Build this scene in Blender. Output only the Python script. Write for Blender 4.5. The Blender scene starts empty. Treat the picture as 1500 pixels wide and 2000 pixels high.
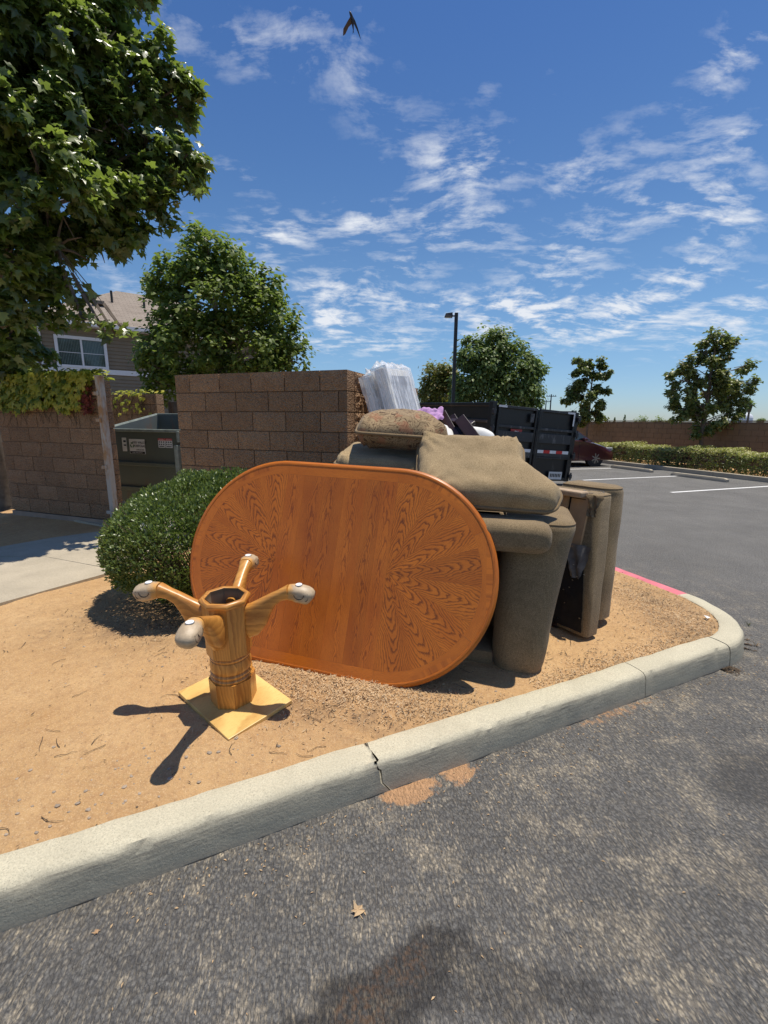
import bpy, bmesh, math, random
import numpy as np
from mathutils import Vector, Matrix, noise as mnoise
from mathutils.geometry import delaunay_2d_cdt
R = math.radians
rnd = random.Random(7)
rng = np.random.default_rng(11)
SC = bpy.context.scene
COL = SC.collection

# ------------------------------------------------------------------ camera, sky, sun, exposure
CAM_H = 1.56
cd = bpy.data.cameras.new('camera')
cam = bpy.data.objects.new('camera', cd); COL.objects.link(cam)
cd.sensor_fit = 'HORIZONTAL'; cd.sensor_width = 36.0; cd.lens = 36.0*870/1500
cd.clip_start = 0.05; cd.clip_end = 3000
cam.matrix_world = Matrix.Translation((0, 0, CAM_H)) @ Matrix.Rotation(R(90)-math.atan(176/870), 4, 'X') @ Matrix.Rotation(math.atan(.009), 4, 'Z')
SC.camera = cam
SUN_DIR = Vector((.205, .092, .974)).normalized()
sl = bpy.data.lights.new('sun', 'SUN'); sl.energy = 4.9; sl.angle = R(.5); sl.color = (1, .935, .82)
so = bpy.data.objects.new('sun', sl); COL.objects.link(so)
so.rotation_euler = SUN_DIR.to_track_quat('Z', 'Y').to_euler()
SC.view_settings.view_transform = 'Standard'; SC.view_settings.look = 'None'
SC.view_settings.exposure = 0.0; SC.view_settings.gamma = 1
SC.cycles.use_denoising = True
SC.cycles.max_bounces = 6; SC.cycles.transparent_max_bounces = 12
SC.cycles.caustics_reflective = False; SC.cycles.caustics_refractive = False

class N:
    """small wrapper for building node trees"""
    def __init__(s, tree): s.t = tree; s.n = tree.nodes; s.l = tree.links
    def new(s, typ, **kw):
        nd = s.n.new(typ)
        ins = kw.pop('ins', {})
        for k, v in kw.items(): setattr(nd, k, v)
        for k, v in ins.items(): s.put(nd.inputs[k], v)
        return nd
    def put(s, sock, v):
        if isinstance(v, bpy.types.NodeSocket): s.l.new(v, sock)
        elif isinstance(v, bpy.types.Node): s.l.new(v.outputs[0], sock)
        else:
            if sock.type == 'RGBA' and len(v) == 3: v = (*v, 1)
            sock.default_value = v
    def math(s, op, a, b=None, c=None, clamp=False):
        nd = s.n.new('ShaderNodeMath'); nd.operation = op; nd.use_clamp = clamp
        s.put(nd.inputs[0], a)
        if b is not None: s.put(nd.inputs[1], b)
        if c is not None: s.put(nd.inputs[2], c)
        return nd.outputs[0]
    def vmath(s, op, a, b=None, out=0):
        nd = s.n.new('ShaderNodeVectorMath'); nd.operation = op
        s.put(nd.inputs[0], a)
        if b is not None: s.put(nd.inputs[1], b)
        return nd.outputs[out]
    def noise(s, vec, scale=5, detail=4, rough=.55, dist=0., dim='3D'):
        nd = s.n.new('ShaderNodeTexNoise'); nd.noise_dimensions = dim
        if vec is not None: s.put(nd.inputs['Vector'], vec)
        nd.inputs['Scale'].default_value = scale; nd.inputs['Detail'].default_value = detail
        nd.inputs['Roughness'].default_value = rough; nd.inputs['Distortion'].default_value = dist
        return nd.outputs['Fac']
    def vor(s, vec, scale=5, feature='F1', out='Distance', rand=1):
        nd = s.n.new('ShaderNodeTexVoronoi'); nd.feature = feature
        if vec is not None: s.put(nd.inputs['Vector'], vec)
        nd.inputs['Scale'].default_value = scale; nd.inputs['Randomness'].default_value = rand
        return nd.outputs[out]
    def map(s, v, a, b, c=0., d=1., smooth=False):
        nd = s.n.new('ShaderNodeMapRange')
        if smooth: nd.interpolation_type = 'SMOOTHSTEP'
        s.put(nd.inputs[0], v)
        for i, q in enumerate((a, b, c, d)): s.put(nd.inputs[1+i], q)
        return nd.outputs[0]
    def mix(s, f, a, b, blend='MIX'):
        nd = s.n.new('ShaderNodeMix'); nd.data_type = 'RGBA'; nd.blend_type = blend
        s.put(nd.inputs[0], f); s.put(nd.inputs[6], a); s.put(nd.inputs[7], b)
        return nd.outputs[2]
    def ramp(s, f, stops):
        nd = s.n.new('ShaderNodeValToRGB'); s.put(nd.inputs[0], f)
        cr = nd.color_ramp
        while len(cr.elements) < len(stops): cr.elements.new(.5)
        for e, (p, c) in zip(cr.elements, stops): e.position = p; e.color = (*c, 1)
        return nd.outputs[0]
    def scale(s, vec, sc):
        return s.vmath('MULTIPLY', vec, sc)

def gauss2(nb, X, Y, cx, cy, rx, ry, ang=0.):
    dx = nb.math('SUBTRACT', X, cx); dy = nb.math('SUBTRACT', Y, cy)
    c, s_ = math.cos(ang), math.sin(ang)
    a = nb.math('ADD', nb.math('MULTIPLY', dx, c/rx), nb.math('MULTIPLY', dy, s_/rx))
    b = nb.math('ADD', nb.math('MULTIPLY', dx, -s_/ry), nb.math('MULTIPLY', dy, c/ry))
    q = nb.math('ADD', nb.math('MULTIPLY', a, a), nb.math('MULTIPLY', b, b))
    return nb.math('EXPONENT', nb.math('MULTIPLY', q, -1.))

# where the thin clouds of the photograph stand in the sky, as direction x/(z+.1), y/(z+.1), radii, angle, strength
CLOUDS = []
def cam_dir(u, v):
    d = cam.matrix_world.to_3x3() @ Vector(((u-750)/870, -(v-1000)/870, -1)); return d.normalized()
def cloud(u, v, du, dv, amp, tilt=0.):
    CLOUDS.append((u, v, du, dv, amp, tilt))
cloud(915, 310, 115, 70, .8); cloud(870, 430, 100, 65, .8); cloud(715, 430, 55, 45, .75); cloud(535, 450, 60, 35, .6)
cloud(1140, 345, 75, 45, .7); cloud(1330, 390, 140, 55, .95); cloud(1440, 280, 70, 45, .6); cloud(1420, 450, 70, 50, .8)
cloud(1130, 475, 80, 40, .7); cloud(1360, 530, 60, 35, .65); cloud(1070, 525, 80, 30, .5); cloud(1470, 60, 50, 110, .6)
cloud(700, 140, 45, 100, .32); cloud(560, 60, 50, 40, .25); cloud(430, 50, 100, 35, .28, .5); cloud(640, 10, 100, 25, .22)
cloud(460, 340, 70, 35, .45, .7); cloud(1060, 200, 30, 20, .3); cloud(940, 180, 25, 25, .3); cloud(500, 500, 90, 60, .45)
cloud(790, 520, 70, 30, .55); cloud(660, 560, 110, 35, .65); cloud(800, 590, 160, 30, .6); cloud(1000, 600, 130, 40, .75)
cloud(1250, 600, 90, 40, .8); cloud(1450, 600, 80, 50, .7); cloud(640, 620, 70, 40, .6); cloud(1100, 650, 260, 40, .6)
cloud(720, 670, 120, 30, .5); cloud(345, 440, 45, 35, .45); cloud(1390, 680, 130, 35, .35); cloud(240, 560, 60, 50, .4)
cloud(430, 90, 150, 70, .34, .5); cloud(620, 90, 90, 90, .30); cloud(760, 230, 90, 90, .22); cloud(1300, 260, 160, 60, .25); cloud(900, 640, 600, 45, .28); cloud(1420, 120, 90, 110, .35)
cloud(620, 450, 80, 40, .4); cloud(970, 470, 60, 50, .4); cloud(1200, 560, 200, 40, .4); cloud(560, 640, 100, 40, .4); cloud(1020, 130, 80, 40, .25)
W = bpy.data.worlds.new('World'); SC.world = W; W.use_nodes = True
nb = N(W.node_tree)
for x in list(nb.n): nb.n.remove(x)
sky = nb.new('ShaderNodeTexSky', sky_type='NISHITA', sun_disc=False, sun_elevation=math.asin(SUN_DIR.z),
             sun_rotation=math.atan2(SUN_DIR.x, SUN_DIR.y), altitude=100, air_density=1.0, dust_density=.25, ozone_density=2.0)
tc = nb.new('ShaderNodeTexCoord')
D = tc.outputs['Generated']
sep = nb.new('ShaderNodeSeparateXYZ', ins={0: D})
zc = nb.math('ADD', nb.math('MAXIMUM', sep.outputs[2], 0.0), .22)
PX = nb.math('DIVIDE', sep.outputs[0], zc); PY = nb.math('DIVIDE', sep.outputs[1], zc)
pv = nb.new('ShaderNodeCombineXYZ', ins={0: PX, 1: PY, 2: 0.}).outputs[0]
warp = nb.new('ShaderNodeTexNoise', ins={'Vector': pv, 'Scale': 1.6, 'Detail': 3.})
pw = nb.vmath('ADD', pv, nb.scale(nb.vmath('SUBTRACT', warp.outputs['Color'], (.5, .5, .5)), (.26, .26, 0)))
def P2(u, v):
    d = cam_dir(u, v); q = max(d.z, 0)+.22
    return d.x/q, d.y/q
cov = None
for (u, v, du, dv, amp, tilt) in CLOUDS:
    cx, cy = P2(u, v); ax, ay = P2(u+du, v); bx, by = P2(u, v-dv)
    rx = max(math.hypot(ax-cx, ay-cy), .03); ry = max(math.hypot(bx-cx, by-cy), .03)
    g = gauss2(nb, PX, PY, cx, cy, rx, ry, math.atan2(ay-cy, ax-cx)+tilt)
    g = nb.math('MULTIPLY', g, amp)
    cov = g if cov is None else nb.math('ADD', cov, g)
# beyond the frame the same broken cirrus goes on
away = nb.math('MULTIPLY', nb.map(PY, 0.0, -.6, 0, .55, True), nb.map(nb.noise(pv, .9, 2), .35, .6, 0, 1, True))
cov = nb.math('ADD', cov, away)
n1 = nb.noise(nb.scale(pw, (1., 1.15, 1)), 5.2, 9, .63)
n2 = nb.noise(nb.vmath('ADD', nb.scale(pw, (1.2, 2.4, 1)), (7, 3, 0)), 6.5, 8, .62)
nn = nb.math('ADD', nb.math('MULTIPLY', n1, .55), nb.math('MULTIPLY', n2, .45))
dens = nb.math('MULTIPLY', nb.map(nn, .42, .665, 0, 1, True), nb.math('MINIMUM', cov, 1.1))
dens = nb.math('ADD', dens, nb.math('MULTIPLY', nb.map(nn, .40, .8, 0, .14, True), nb.map(sep.outputs[2], .05, .5, 1, .5)))
dens = nb.map(dens, .07, .78, 0, .93)
skc = nb.new('ShaderNodeHueSaturation', ins={'Saturation': 1.13, 'Value': 1.07, 'Hue': .500, 'Color': sky.outputs[0]}).outputs[0]
skc = nb.mix(1., skc, nb.ramp(sep.outputs[2], [(0, (.60, .72, 1.0)), (.06, (.66, .79, 1.0)), (.16, (.78, .90, 1.0)), (.3, (.82, .92, 1.0)), (.6, (.62, .78, 1.0)), (1, (.55, .72, 1.0))]), 'MULTIPLY')
skc = nb.mix(dens, skc, (8.0, 8.3, 8.8))
bg = nb.new('ShaderNodeBackground', ins={'Color': skc, 'Strength': .105})
out = nb.new('ShaderNodeOutputWorld', ins={0: bg.outputs[0]})

# ------------------------------------------------------------------ mesh and object helpers
def tag(o, label=None, cat=None, group=None, kind=None):
    if label: o['label'] = label
    if cat: o['category'] = cat
    if group: o['group'] = group
    if kind: o['kind'] = kind
    return o
def empty(name, loc=(0, 0, 0), rot=(0, 0, 0), parent=None):
    o = bpy.data.objects.new(name, None); COL.objects.link(o)
    o.location = loc; o.rotation_euler = rot; o.empty_display_size = .1
    if parent: o.parent = parent
    return o
def thing(name, label, cat, loc=(0, 0, 0), rot=(0, 0, 0), group=None):
    return tag(empty(name, loc, rot), label, cat, group)
def link(name, me, mat=None, parent=None, loc=None, rot=None):
    o = bpy.data.objects.new(name, me); COL.objects.link(o)
    if mat is not None:
        me.materials.clear()
        for m in (mat if isinstance(mat, (list, tuple)) else [mat]): me.materials.append(m)
    if parent: o.parent = parent
    if loc is not None: o.location = loc
    if rot is not None: o.rotation_euler = rot
    return o
def smooth(me, ang=None):
    me.polygons.foreach_set('use_smooth', [True]*len(me.polygons))
    if ang is not None:
        try: me.set_sharp_from_angle(angle=R(ang))
        except Exception: pass
def lettering(txt, size, mt, par, loc, ext=.0006):
    cu = bpy.data.curves.new('lettering', 'FONT'); cu.body = txt; cu.size = size; cu.align_x = 'CENTER'; cu.align_y = 'CENTER'; cu.extrude = ext; cu.resolution_u = 3
    tmp = bpy.data.objects.new('tmp', cu); me = bpy.data.meshes.new_from_object(tmp); bpy.data.objects.remove(tmp); me.name = 'lettering'
    me.materials.clear(); me.materials.append(mt)
    o = bpy.data.objects.new('lettering', me); COL.objects.link(o); o.parent = par; o.location = loc; o.rotation_euler = (R(90), 0, 0)
    o['kind'] = 'stuff'
    return o
class MB:
    def __init__(s): s.v = []; s.f = []; s.m = []; s.cur = 0
    def add(s, vs, fs):
        b = len(s.v); s.v += [tuple(v) for v in vs]; s.f += [tuple(b+i for i in f) for f in fs]; s.m += [s.cur]*len(fs)
        return s
    def box(s, c, d, M=None, bev=0.):
        x, y, z = d[0]/2, d[1]/2, d[2]/2
        if bev <= 0:
            vs = [Vector((a*x, b*y, e*z)) for a in (-1, 1) for b in (-1, 1) for e in (-1, 1)]
            fs = [(0, 1, 3, 2), (4, 6, 7, 5), (0, 4, 5, 1), (2, 3, 7, 6), (0, 2, 6, 4), (1, 5, 7, 3)]
        else:
            bm = bmesh.new(); bmesh.ops.create_cube(bm, size=1)
            for v in bm.verts: v.co = Vector((v.co.x*d[0], v.co.y*d[1], v.co.z*d[2]))
            bmesh.ops.bevel(bm, geom=bm.edges[:], offset=bev, segments=2, affect='EDGES', profile=.5)
            vs = [v.co.copy() for v in bm.verts]; bm.verts.index_update(); fs = [[v.index for v in f.verts] for f in bm.faces]; bm.free()
        if M is not None: vs = [M @ v for v in vs]
        return s.add([v+Vector(c) for v in vs], fs)
    def quad(s, a, b, c, d): return s.add([a, b, c, d], [(0, 1, 2, 3)])
    def tube(s, pts, rad, seg=8, caps=True):
        pts = [Vector(p) for p in pts]; n = len(pts)
        if not hasattr(rad, '__len__'): rad = [rad]*n
        vs = []; prev = None
        for i, p in enumerate(pts):
            t = (pts[min(i+1, n-1)]-pts[max(i-1, 0)]).normalized()
            if prev is None:
                a = Vector((0, 0, 1)) if abs(t.z) < .9 else Vector((1, 0, 0))
                u = t.cross(a).normalized()
            else:
                u = (prev-t*prev.dot(t)); u = u.normalized() if u.length > 1e-6 else t.orthogonal().normalized()
            prev = u; w = t.cross(u)
            for k in range(seg):
                an = 2*math.pi*k/seg
                vs.append(p+(u*math.cos(an)+w*math.sin(an))*rad[i])
        fs = [(i*seg+k, i*seg+(k+1) % seg, (i+1)*seg+(k+1) % seg, (i+1)*seg+k) for i in range(n-1) for k in range(seg)]
        if caps: fs += [tuple(range(seg))[::-1], tuple((n-1)*seg+k for k in range(seg))]
        return s.add(vs, fs)
    def loft(s, rings, closed=True, caps=True):
        n = len(rings); m = len(rings[0]); vs = [p for r in rings for p in r]
        kk = m if closed else m-1
        fs = [(i*m+k, i*m+(k+1) % m, (i+1)*m+(k+1) % m, (i+1)*m+k) for i in range(n-1) for k in range(kk)]
        if caps and closed: fs += [tuple(range(m))[::-1], tuple((n-1)*m+k for k in range(m))]
        return s.add(vs, fs)
    def prism(s, poly, z0, z1):
        n = len(poly)
        vs = [(x, y, z0) for x, y in poly]+[(x, y, z1) for x, y in poly]
        fs = [tuple(range(n))[::-1], tuple(range(n, 2*n))]+[(i, (i+1) % n, n+(i+1) % n, n+i) for i in range(n)]
        return s.add(vs, fs)
    def mesh(s, name):
        me = bpy.data.meshes.new(name); me.from_pydata([tuple(v) for v in s.v], [], s.f); me.update()
        if max(s.m, default=0) > 0: me.polygons.foreach_set('material_index', s.m)
        bm = bmesh.new(); bm.from_mesh(me); bmesh.ops.recalc_face_normals(bm, faces=bm.faces[:]); bm.to_mesh(me); bm.free()
        return me
    def build(s, name, mat, parent=None, loc=None, rot=None, sm=None):
        me = s.mesh(name)
        if sm: smooth(me, sm)
        return link(name, me, mat, parent, loc, rot)
def fnoise(p, sc=1., oct=3):
    return mnoise.fractal(Vector(p)*sc, 1., 2., oct, noise_basis='PERLIN_ORIGINAL')

# ------------------------------------------------------------------ materials
def mat(name):
    m = bpy.data.materials.new(name); m.use_nodes = True
    nb = N(m.node_tree); bs = nb.n['Principled BSDF']
    return m, nb, bs
def obco(nb): return nb.new('ShaderNodeTexCoord').outputs['Object']
def seedv(nb, vec):
    oi = nb.new('ShaderNodeObjectInfo')
    k = nb.math('MULTIPLY', oi.outputs['Random'], 37.)
    return nb.vmath('ADD', vec, nb.new('ShaderNodeCombineXYZ', ins={0: k, 1: k, 2: k}).outputs[0]), oi.outputs['Random']
def bump(nb, bs, h, strength=.4, dist=.01):
    b = nb.new('ShaderNodeBump', ins={'Height': h, 'Strength': strength, 'Distance': dist})
    nb.l.new(b.outputs[0], bs.inputs['Normal'])
def simple(name, col, rough=.6, metal=0., var=.15, nsc=8., bmp=.0, bsc=60., spec=.5):
    m, nb, bs = mat(name); co = obco(nb)
    n = nb.noise(co, nsc, 5)
    lo = tuple(c*(1-var) for c in col); hi = tuple(min(1, c*(1+var)) for c in col)
    nb.put(bs.inputs['Base Color'], nb.mix(nb.map(n, .3, .7), lo, hi))
    nb.put(bs.inputs['Roughness'], nb.map(nb.noise(co, nsc*2.3, 3), .2, .8, max(rough-.1, .05), min(rough+.1, 1)))
    bs.inputs['Metallic'].default_value = metal
    bs.inputs['Specular IOR Level'].default_value = spec
    if bmp: bump(nb, bs, nb.noise(co, bsc, 4), bmp, .004)
    return m
def block_mat(name, c1, c2, c3, bs_=1.):
    m, nb, bs = mat(name); co, r = seedv(nb, obco(nb))
    n = nb.noise(co, 70, 5, .7); n2 = nb.noise(co, 9, 3)
    c = nb.mix(nb.map(n, .35, .65), c1, c2)
    c = nb.mix(nb.map(n2, .3, .75, 0, .5), c, c3)
    c = nb.mix(nb.map(nb.vor(co, 110), .0, .32, .75, 0), c, (.56, .44, .34))
    c = nb.mix(nb.map(nb.noise(co, 140, 2), .64, .70), c, (.05, .03, .025))
    tint = nb.map(r, 0, 1, .86, 1.14)
    c = nb.mix(1., c, nb.new('ShaderNodeCombineColor', ins={0: tint, 1: tint, 2: tint}).outputs[0], 'MULTIPLY')
    nb.put(bs.inputs['Base Color'], c); bs.inputs['Roughness'].default_value = .95; bs.inputs['Specular IOR Level'].default_value = .2
    h = nb.math('ADD', nb.noise(co, 38, 6, .65), nb.math('MULTIPLY', nb.vor(co, 55), .6))
    bump(nb, bs, h, 1., .032)
    return m
M = {}
M['block'] = block_mat('split_face_block', (.40, .245, .142), (.26, .15, .084), (.43, .29, .175))
M['mortar'] = simple('mortar', (.20, .13, .085), .95, var=.2, bmp=.4)
M['tanwall'] = simple('tan_wall', (.23, .155, .095), .9, var=.12, nsc=2, bmp=.3)
M['footing'] = simple('footing_concrete', (.34, .25, .185), .95, var=.15, nsc=5, bmp=.4)

def concrete(name, base, dirt=.4, kerb=False):
    m, nb, bs = mat(name); co = obco(nb)
    n = nb.noise(co, 3.5, 6, .6); f = nb.noise(co, 130, 4, .7)
    c = nb.mix(nb.map(n, .3, .7), tuple(q*.84 for q in base), tuple(min(1, q*1.1) for q in base))
    c = nb.mix(nb.map(f, .38, .66, 0, .6), c, tuple(q*.60 for q in base))
    c = nb.mix(nb.map(nb.noise(co, 260, 2), .60, .70, 0, .7), c, tuple(q*.42 for q in base))
    c = nb.mix(nb.map(nb.vor(co, 160), 0, .2, .35, 0), c, (.55, .5, .43))
    if kerb:
        # tyre scuffs, oily grime and soil on the road face; a worn pale top
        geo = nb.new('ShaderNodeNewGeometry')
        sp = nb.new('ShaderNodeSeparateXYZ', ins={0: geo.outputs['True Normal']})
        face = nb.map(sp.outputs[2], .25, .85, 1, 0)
        z = nb.new('ShaderNodeSeparateXYZ', ins={0: co}).outputs[2]
        al = nb.vmath('DOT_PRODUCT', co, (.909, .417, 0), 1)
        sv = nb.new('ShaderNodeCombineXYZ', ins={0: nb.math('MULTIPLY', al, 2.), 1: nb.math('MULTIPLY', z, 26.), 2: 0.}).outputs[0]
        str_ = nb.noise(sv, 4., 6, .65)
        g = nb.math('MULTIPLY', face, nb.map(str_, .38, .66, .05, .62))
        g = nb.math('MULTIPLY', g, nb.map(nb.noise(co, 1.6, 3), .3, .62, .5, 1))
        g = nb.math('MULTIPLY', g, nb.map(z, .03, .115, .45, 1.25))
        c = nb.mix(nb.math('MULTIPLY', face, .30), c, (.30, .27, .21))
        c = nb.mix(g, c, (.13, .118, .10))
        c = nb.mix(nb.math('MULTIPLY', nb.map(z, .035, .0, 0, .55), face), c, (.40, .33, .24))
        c = nb.mix(nb.map(nb.noise(co, 7, 5, .7), .58, .75, 0, .45), c, (.36, .31, .24))
    nb.put(bs.inputs['Base Color'], c); bs.inputs['Roughness'].default_value = .92; bs.inputs['Specular IOR Level'].default_value = .25
    bump(nb, bs, nb.math('ADD', nb.noise(co, 90, 6, .7), nb.math('MULTIPLY', nb.noise(co, 14, 4), .8)), .45, .006)
    return m
M['kerb'] = concrete('kerb_concrete', (.60, .545, .40), kerb=True)
M['walk'] = concrete('walk_concrete', (.50, .43, .32))
M['red'] = simple('red_kerb_paint', (.66, .17, .20), .7, var=.2, nsc=6, bmp=.3)
M['white_paint'] = simple('road_paint', (.72, .71, .68), .8, var=.12, nsc=20, bmp=.2)

def asphalt():
    m, nb, bs = mat('asphalt'); co = obco(nb)
    sp = nb.new('ShaderNodeSeparateXYZ', ins={0: co}); X, Y = sp.outputs[0], sp.outputs[1]
    # distance in front of the kerb face (kerb foot line: through (.1,1.64), direction (.909,.417))
    dk = nb.math('ADD', nb.math('MULTIPLY', nb.math('SUBTRACT', X, .1), .417), nb.math('MULTIPLY', nb.math('SUBTRACT', Y, 1.64), -.909))
    al = nb.math('ADD', nb.math('MULTIPLY', X, .909), nb.math('MULTIPLY', Y, .417))

    v = nb.new('ShaderNodeCombineXYZ', ins={0: nb.math('ADD', nb.math('MULTIPLY', X, 1.), nb.math('MULTIPLY', Y, .12)), 1: nb.math('MULTIPLY', Y, .80), 2: 0.}).outputs[0]
    v = nb.vmath('ADD', v, nb.scale(nb.vmath('SUBTRACT', nb.new('ShaderNodeTexNoise', ins={'Vector': co, 'Scale': 30., 'Detail': 2.}).outputs['Color'], (.5, .5, .5)), (.012, .012, 0)))
    far = nb.map(nb.vmath('LENGTH', co, None, 1), 3.2, 6.5, 1, 0, True)
    grit = nb.noise(v, 120, 4, .7); pits = nb.noise(v, 58, 4, .65); chip = nb.vor(v, 92); pit2 = nb.vor(v, 165); big = nb.noise(co, 1.3, 4); med = nb.noise(co, 6., 5, .6)
    base = nb.mix(nb.map(big, .3, .7), (.185, .177, .160), (.250, .239, .217))
    base = nb.mix(nb.map(grit, .38, .66, 0, nb.map(far, 0, 1, .3, .75)), base, (.045, .046, .050))
    near_ = nb.map(nb.vmath('LENGTH', co, None, 1), 1.5, 9., 1, .25, True)
    base = nb.mix(nb.math('MULTIPLY', nb.map(chip, .36, .66, 0, .55), near_), base, (.030, .030, .032))
    base = nb.mix(nb.math('MULTIPLY', nb.math('MULTIPLY', nb.map(pit2, .30, .12, 0, .8), nb.map(nb.noise(v, 40, 2), .48, .56, 0, 1)), near_), base, (.022, .022, .024))
    base = nb.mix(nb.math('MULTIPLY', nb.map(chip, .24, .05, 0, .45), near_), base, (.21, .20, .185))
    base = nb.mix(nb.map(med, .35, .7, 0, .3), base, (.16, .15, .14))
    base = nb.mix(nb.map(nb.noise(co, 320, 2), .62, .74, 0, .6), base, (.27, .25, .22))
    # pale silt caught in the streaks of the worn surface
    gv = nb.new('ShaderNodeCombineXYZ', ins={0: nb.math('ADD', nb.math('ADD', nb.math('MULTIPLY', X, 1.), nb.math('MULTIPLY', Y, .13)), nb.math('MULTIPLY', nb.noise(co, 22, 2), .006)), 1: nb.math('MULTIPLY', Y, .23), 2: 0.}).outputs[0]
    groove = nb.noise(gv, 118, 3, .6)
    patch = nb.map(nb.noise(co, 4.2, 6, .68), .44, .60, 0., 1.)
    silt = nb.math('MULTIPLY', nb.map(groove, .49, .58, 0, 1), nb.math('ADD', nb.math('MULTIPLY', patch, .80), .24))
    silt = nb.math('MAXIMUM', silt, nb.math('MULTIPLY', nb.map(patch, .55, 1., 0, .62), nb.map(pits, .40, .52, 0, 1)))
    silt = nb.math('MULTIPLY', silt, nb.map(chip, .5, .3, .45, 1))
    silt = nb.math('MULTIPLY', silt, nb.math('ADD', nb.math('MULTIPLY', far, .86), .10))
    base = nb.mix(silt, base, (.50, .42, .30))
    # orange soil washed against the kerb
    near = nb.math('MULTIPLY', nb.map(dk, .0, .11, 1, 0), nb.map(dk, -.1, -.02, 0, 1))
    al = nb.math('ADD', al, nb.math('MULTIPLY', nb.math('SUBTRACT', nb.noise(co, 14, 4, .6), .5), .22))
    along = gauss2(nb, al, 0., .80, 0., .10, 1.)
    along = nb.math('ADD', along, nb.math('MULTIPLY', gauss2(nb, al, 0., 1.05, 0., .07, 1.), .62))
    along = nb.math('ADD', along, nb.math('MULTIPLY', gauss2(nb, al, 0., 2.1, 0., .4, 1.), .22))
    along = nb.math('ADD', along, .12)
    soil = nb.math('MULTIPLY', nb.math('MULTIPLY', near, along), 1.5)
    soil = nb.map(nb.math('ADD', soil, nb.math('MULTIPLY', nb.math('SUBTRACT', nb.noise(v, 30, 6, .75), .5), 1.5)), .42, .62, 0, .95)
    soil = nb.math('MULTIPLY', soil, nb.map(near, 0, .15, 0, 1))
    base = nb.mix(soil, base, (.52, .30, .155))
    # oily wet staining, its rusty middle and painted-in shadow bands, older blotches to the right
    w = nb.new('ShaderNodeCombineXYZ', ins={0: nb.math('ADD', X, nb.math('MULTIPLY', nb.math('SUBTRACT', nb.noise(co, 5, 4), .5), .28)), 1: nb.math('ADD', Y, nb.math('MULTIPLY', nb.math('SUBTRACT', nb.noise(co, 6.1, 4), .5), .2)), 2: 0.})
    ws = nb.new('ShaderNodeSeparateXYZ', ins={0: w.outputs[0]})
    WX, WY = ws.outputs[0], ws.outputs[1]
    def stain_shade(cx, cy, rx, ry, a, lo=.25, hi=.6): return nb.map(gauss2(nb, WX, WY, cx, cy, rx, ry, a), lo, hi, 0, 1, True)
    s1 = nb.math('MAXIMUM', stain_shade(.11, 1.02, .20, .085, .35), stain_shade(-.08, .90, .22, .10, .3))
    s1 = nb.math('MAXIMUM', s1, nb.math('MULTIPLY', stain_shade(.34, .98, .34, .08, -.12), .6))
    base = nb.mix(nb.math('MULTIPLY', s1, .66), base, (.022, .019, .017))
    rust = nb.math('MULTIPLY', nb.math('MAXIMUM', stain_shade(.06, 1.02, .12, .055, .35, .3), stain_shade(-.05, .90, .12, .06, .3, .3)), nb.map(pits, .46, .6, 0, .38))
    base = nb.mix(rust, base, (.20, .105, .048))
    s2 = nb.math('MAXIMUM', stain_shade(1.75, 1.75, .33, .16, .3), nb.math('MULTIPLY', stain_shade(1.35, 1.3, .25, .1, .3), .5))
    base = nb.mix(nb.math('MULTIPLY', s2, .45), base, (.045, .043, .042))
    nb.put(bs.inputs['Base Color'], base)
    nb.put(bs.inputs['Roughness'], nb.map(s1, 0, 1, .82, .62)); bs.inputs['Specular IOR Level'].default_value = .35
    h = nb.math('SUBTRACT', nb.math('MULTIPLY', grit, .8), nb.math('MULTIPLY', chip, 1.1))
    h = nb.math('ADD', h, nb.math('MULTIPLY', pits, .5))
    h = nb.math('SUBTRACT', h, nb.math('MULTIPLY', nb.map(groove, .48, .60), .55))
    bump(nb, bs, h, .85, .011)
    return m
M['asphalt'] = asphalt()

def dirt():
    m, nb, bs = mat('dirt'); co = obco(nb)
    c = nb.mix(nb.map(nb.noise(co, 2.2, 5, .6), .32, .68), (.47, .28, .125), (.58, .375, .185))
    c = nb.mix(nb.map(nb.noise(co, 22, 5, .7), .42, .72, 0, .55), c, (.35, .195, .10))
    c = nb.mix(nb.map(nb.noise(co, 180, 3, .7), .52, .66, 0, .8), c, (.70, .50, .29))
    c = nb.mix(nb.map(nb.noise(co, 45, 4, .7), .55, .72, 0, .5), c, (.30, .165, .085))
    c = nb.mix(nb.map(nb.noise(co, 90, 3, .7), .62, .72, 0, .7), c, (.17, .10, .06))
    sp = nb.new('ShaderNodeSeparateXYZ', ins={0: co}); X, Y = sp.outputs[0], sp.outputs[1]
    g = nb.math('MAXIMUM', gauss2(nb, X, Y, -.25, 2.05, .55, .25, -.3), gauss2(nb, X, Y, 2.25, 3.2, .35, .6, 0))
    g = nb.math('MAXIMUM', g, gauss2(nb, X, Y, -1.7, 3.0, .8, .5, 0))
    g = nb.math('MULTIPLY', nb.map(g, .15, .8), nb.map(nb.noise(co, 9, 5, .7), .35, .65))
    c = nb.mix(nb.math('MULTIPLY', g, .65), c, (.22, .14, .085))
    nb.put(bs.inputs['Base Color'], c); bs.inputs['Roughness'].default_value = 1.; bs.inputs['Specular IOR Level'].default_value = .1
    h = nb.math('ADD', nb.noise(co, 60, 6, .7), nb.math('MULTIPLY', nb.noise(co, 14, 4), 1.2))
    bump(nb, bs, h, .9, .012)
    return m
M['dirt'] = dirt()

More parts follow.
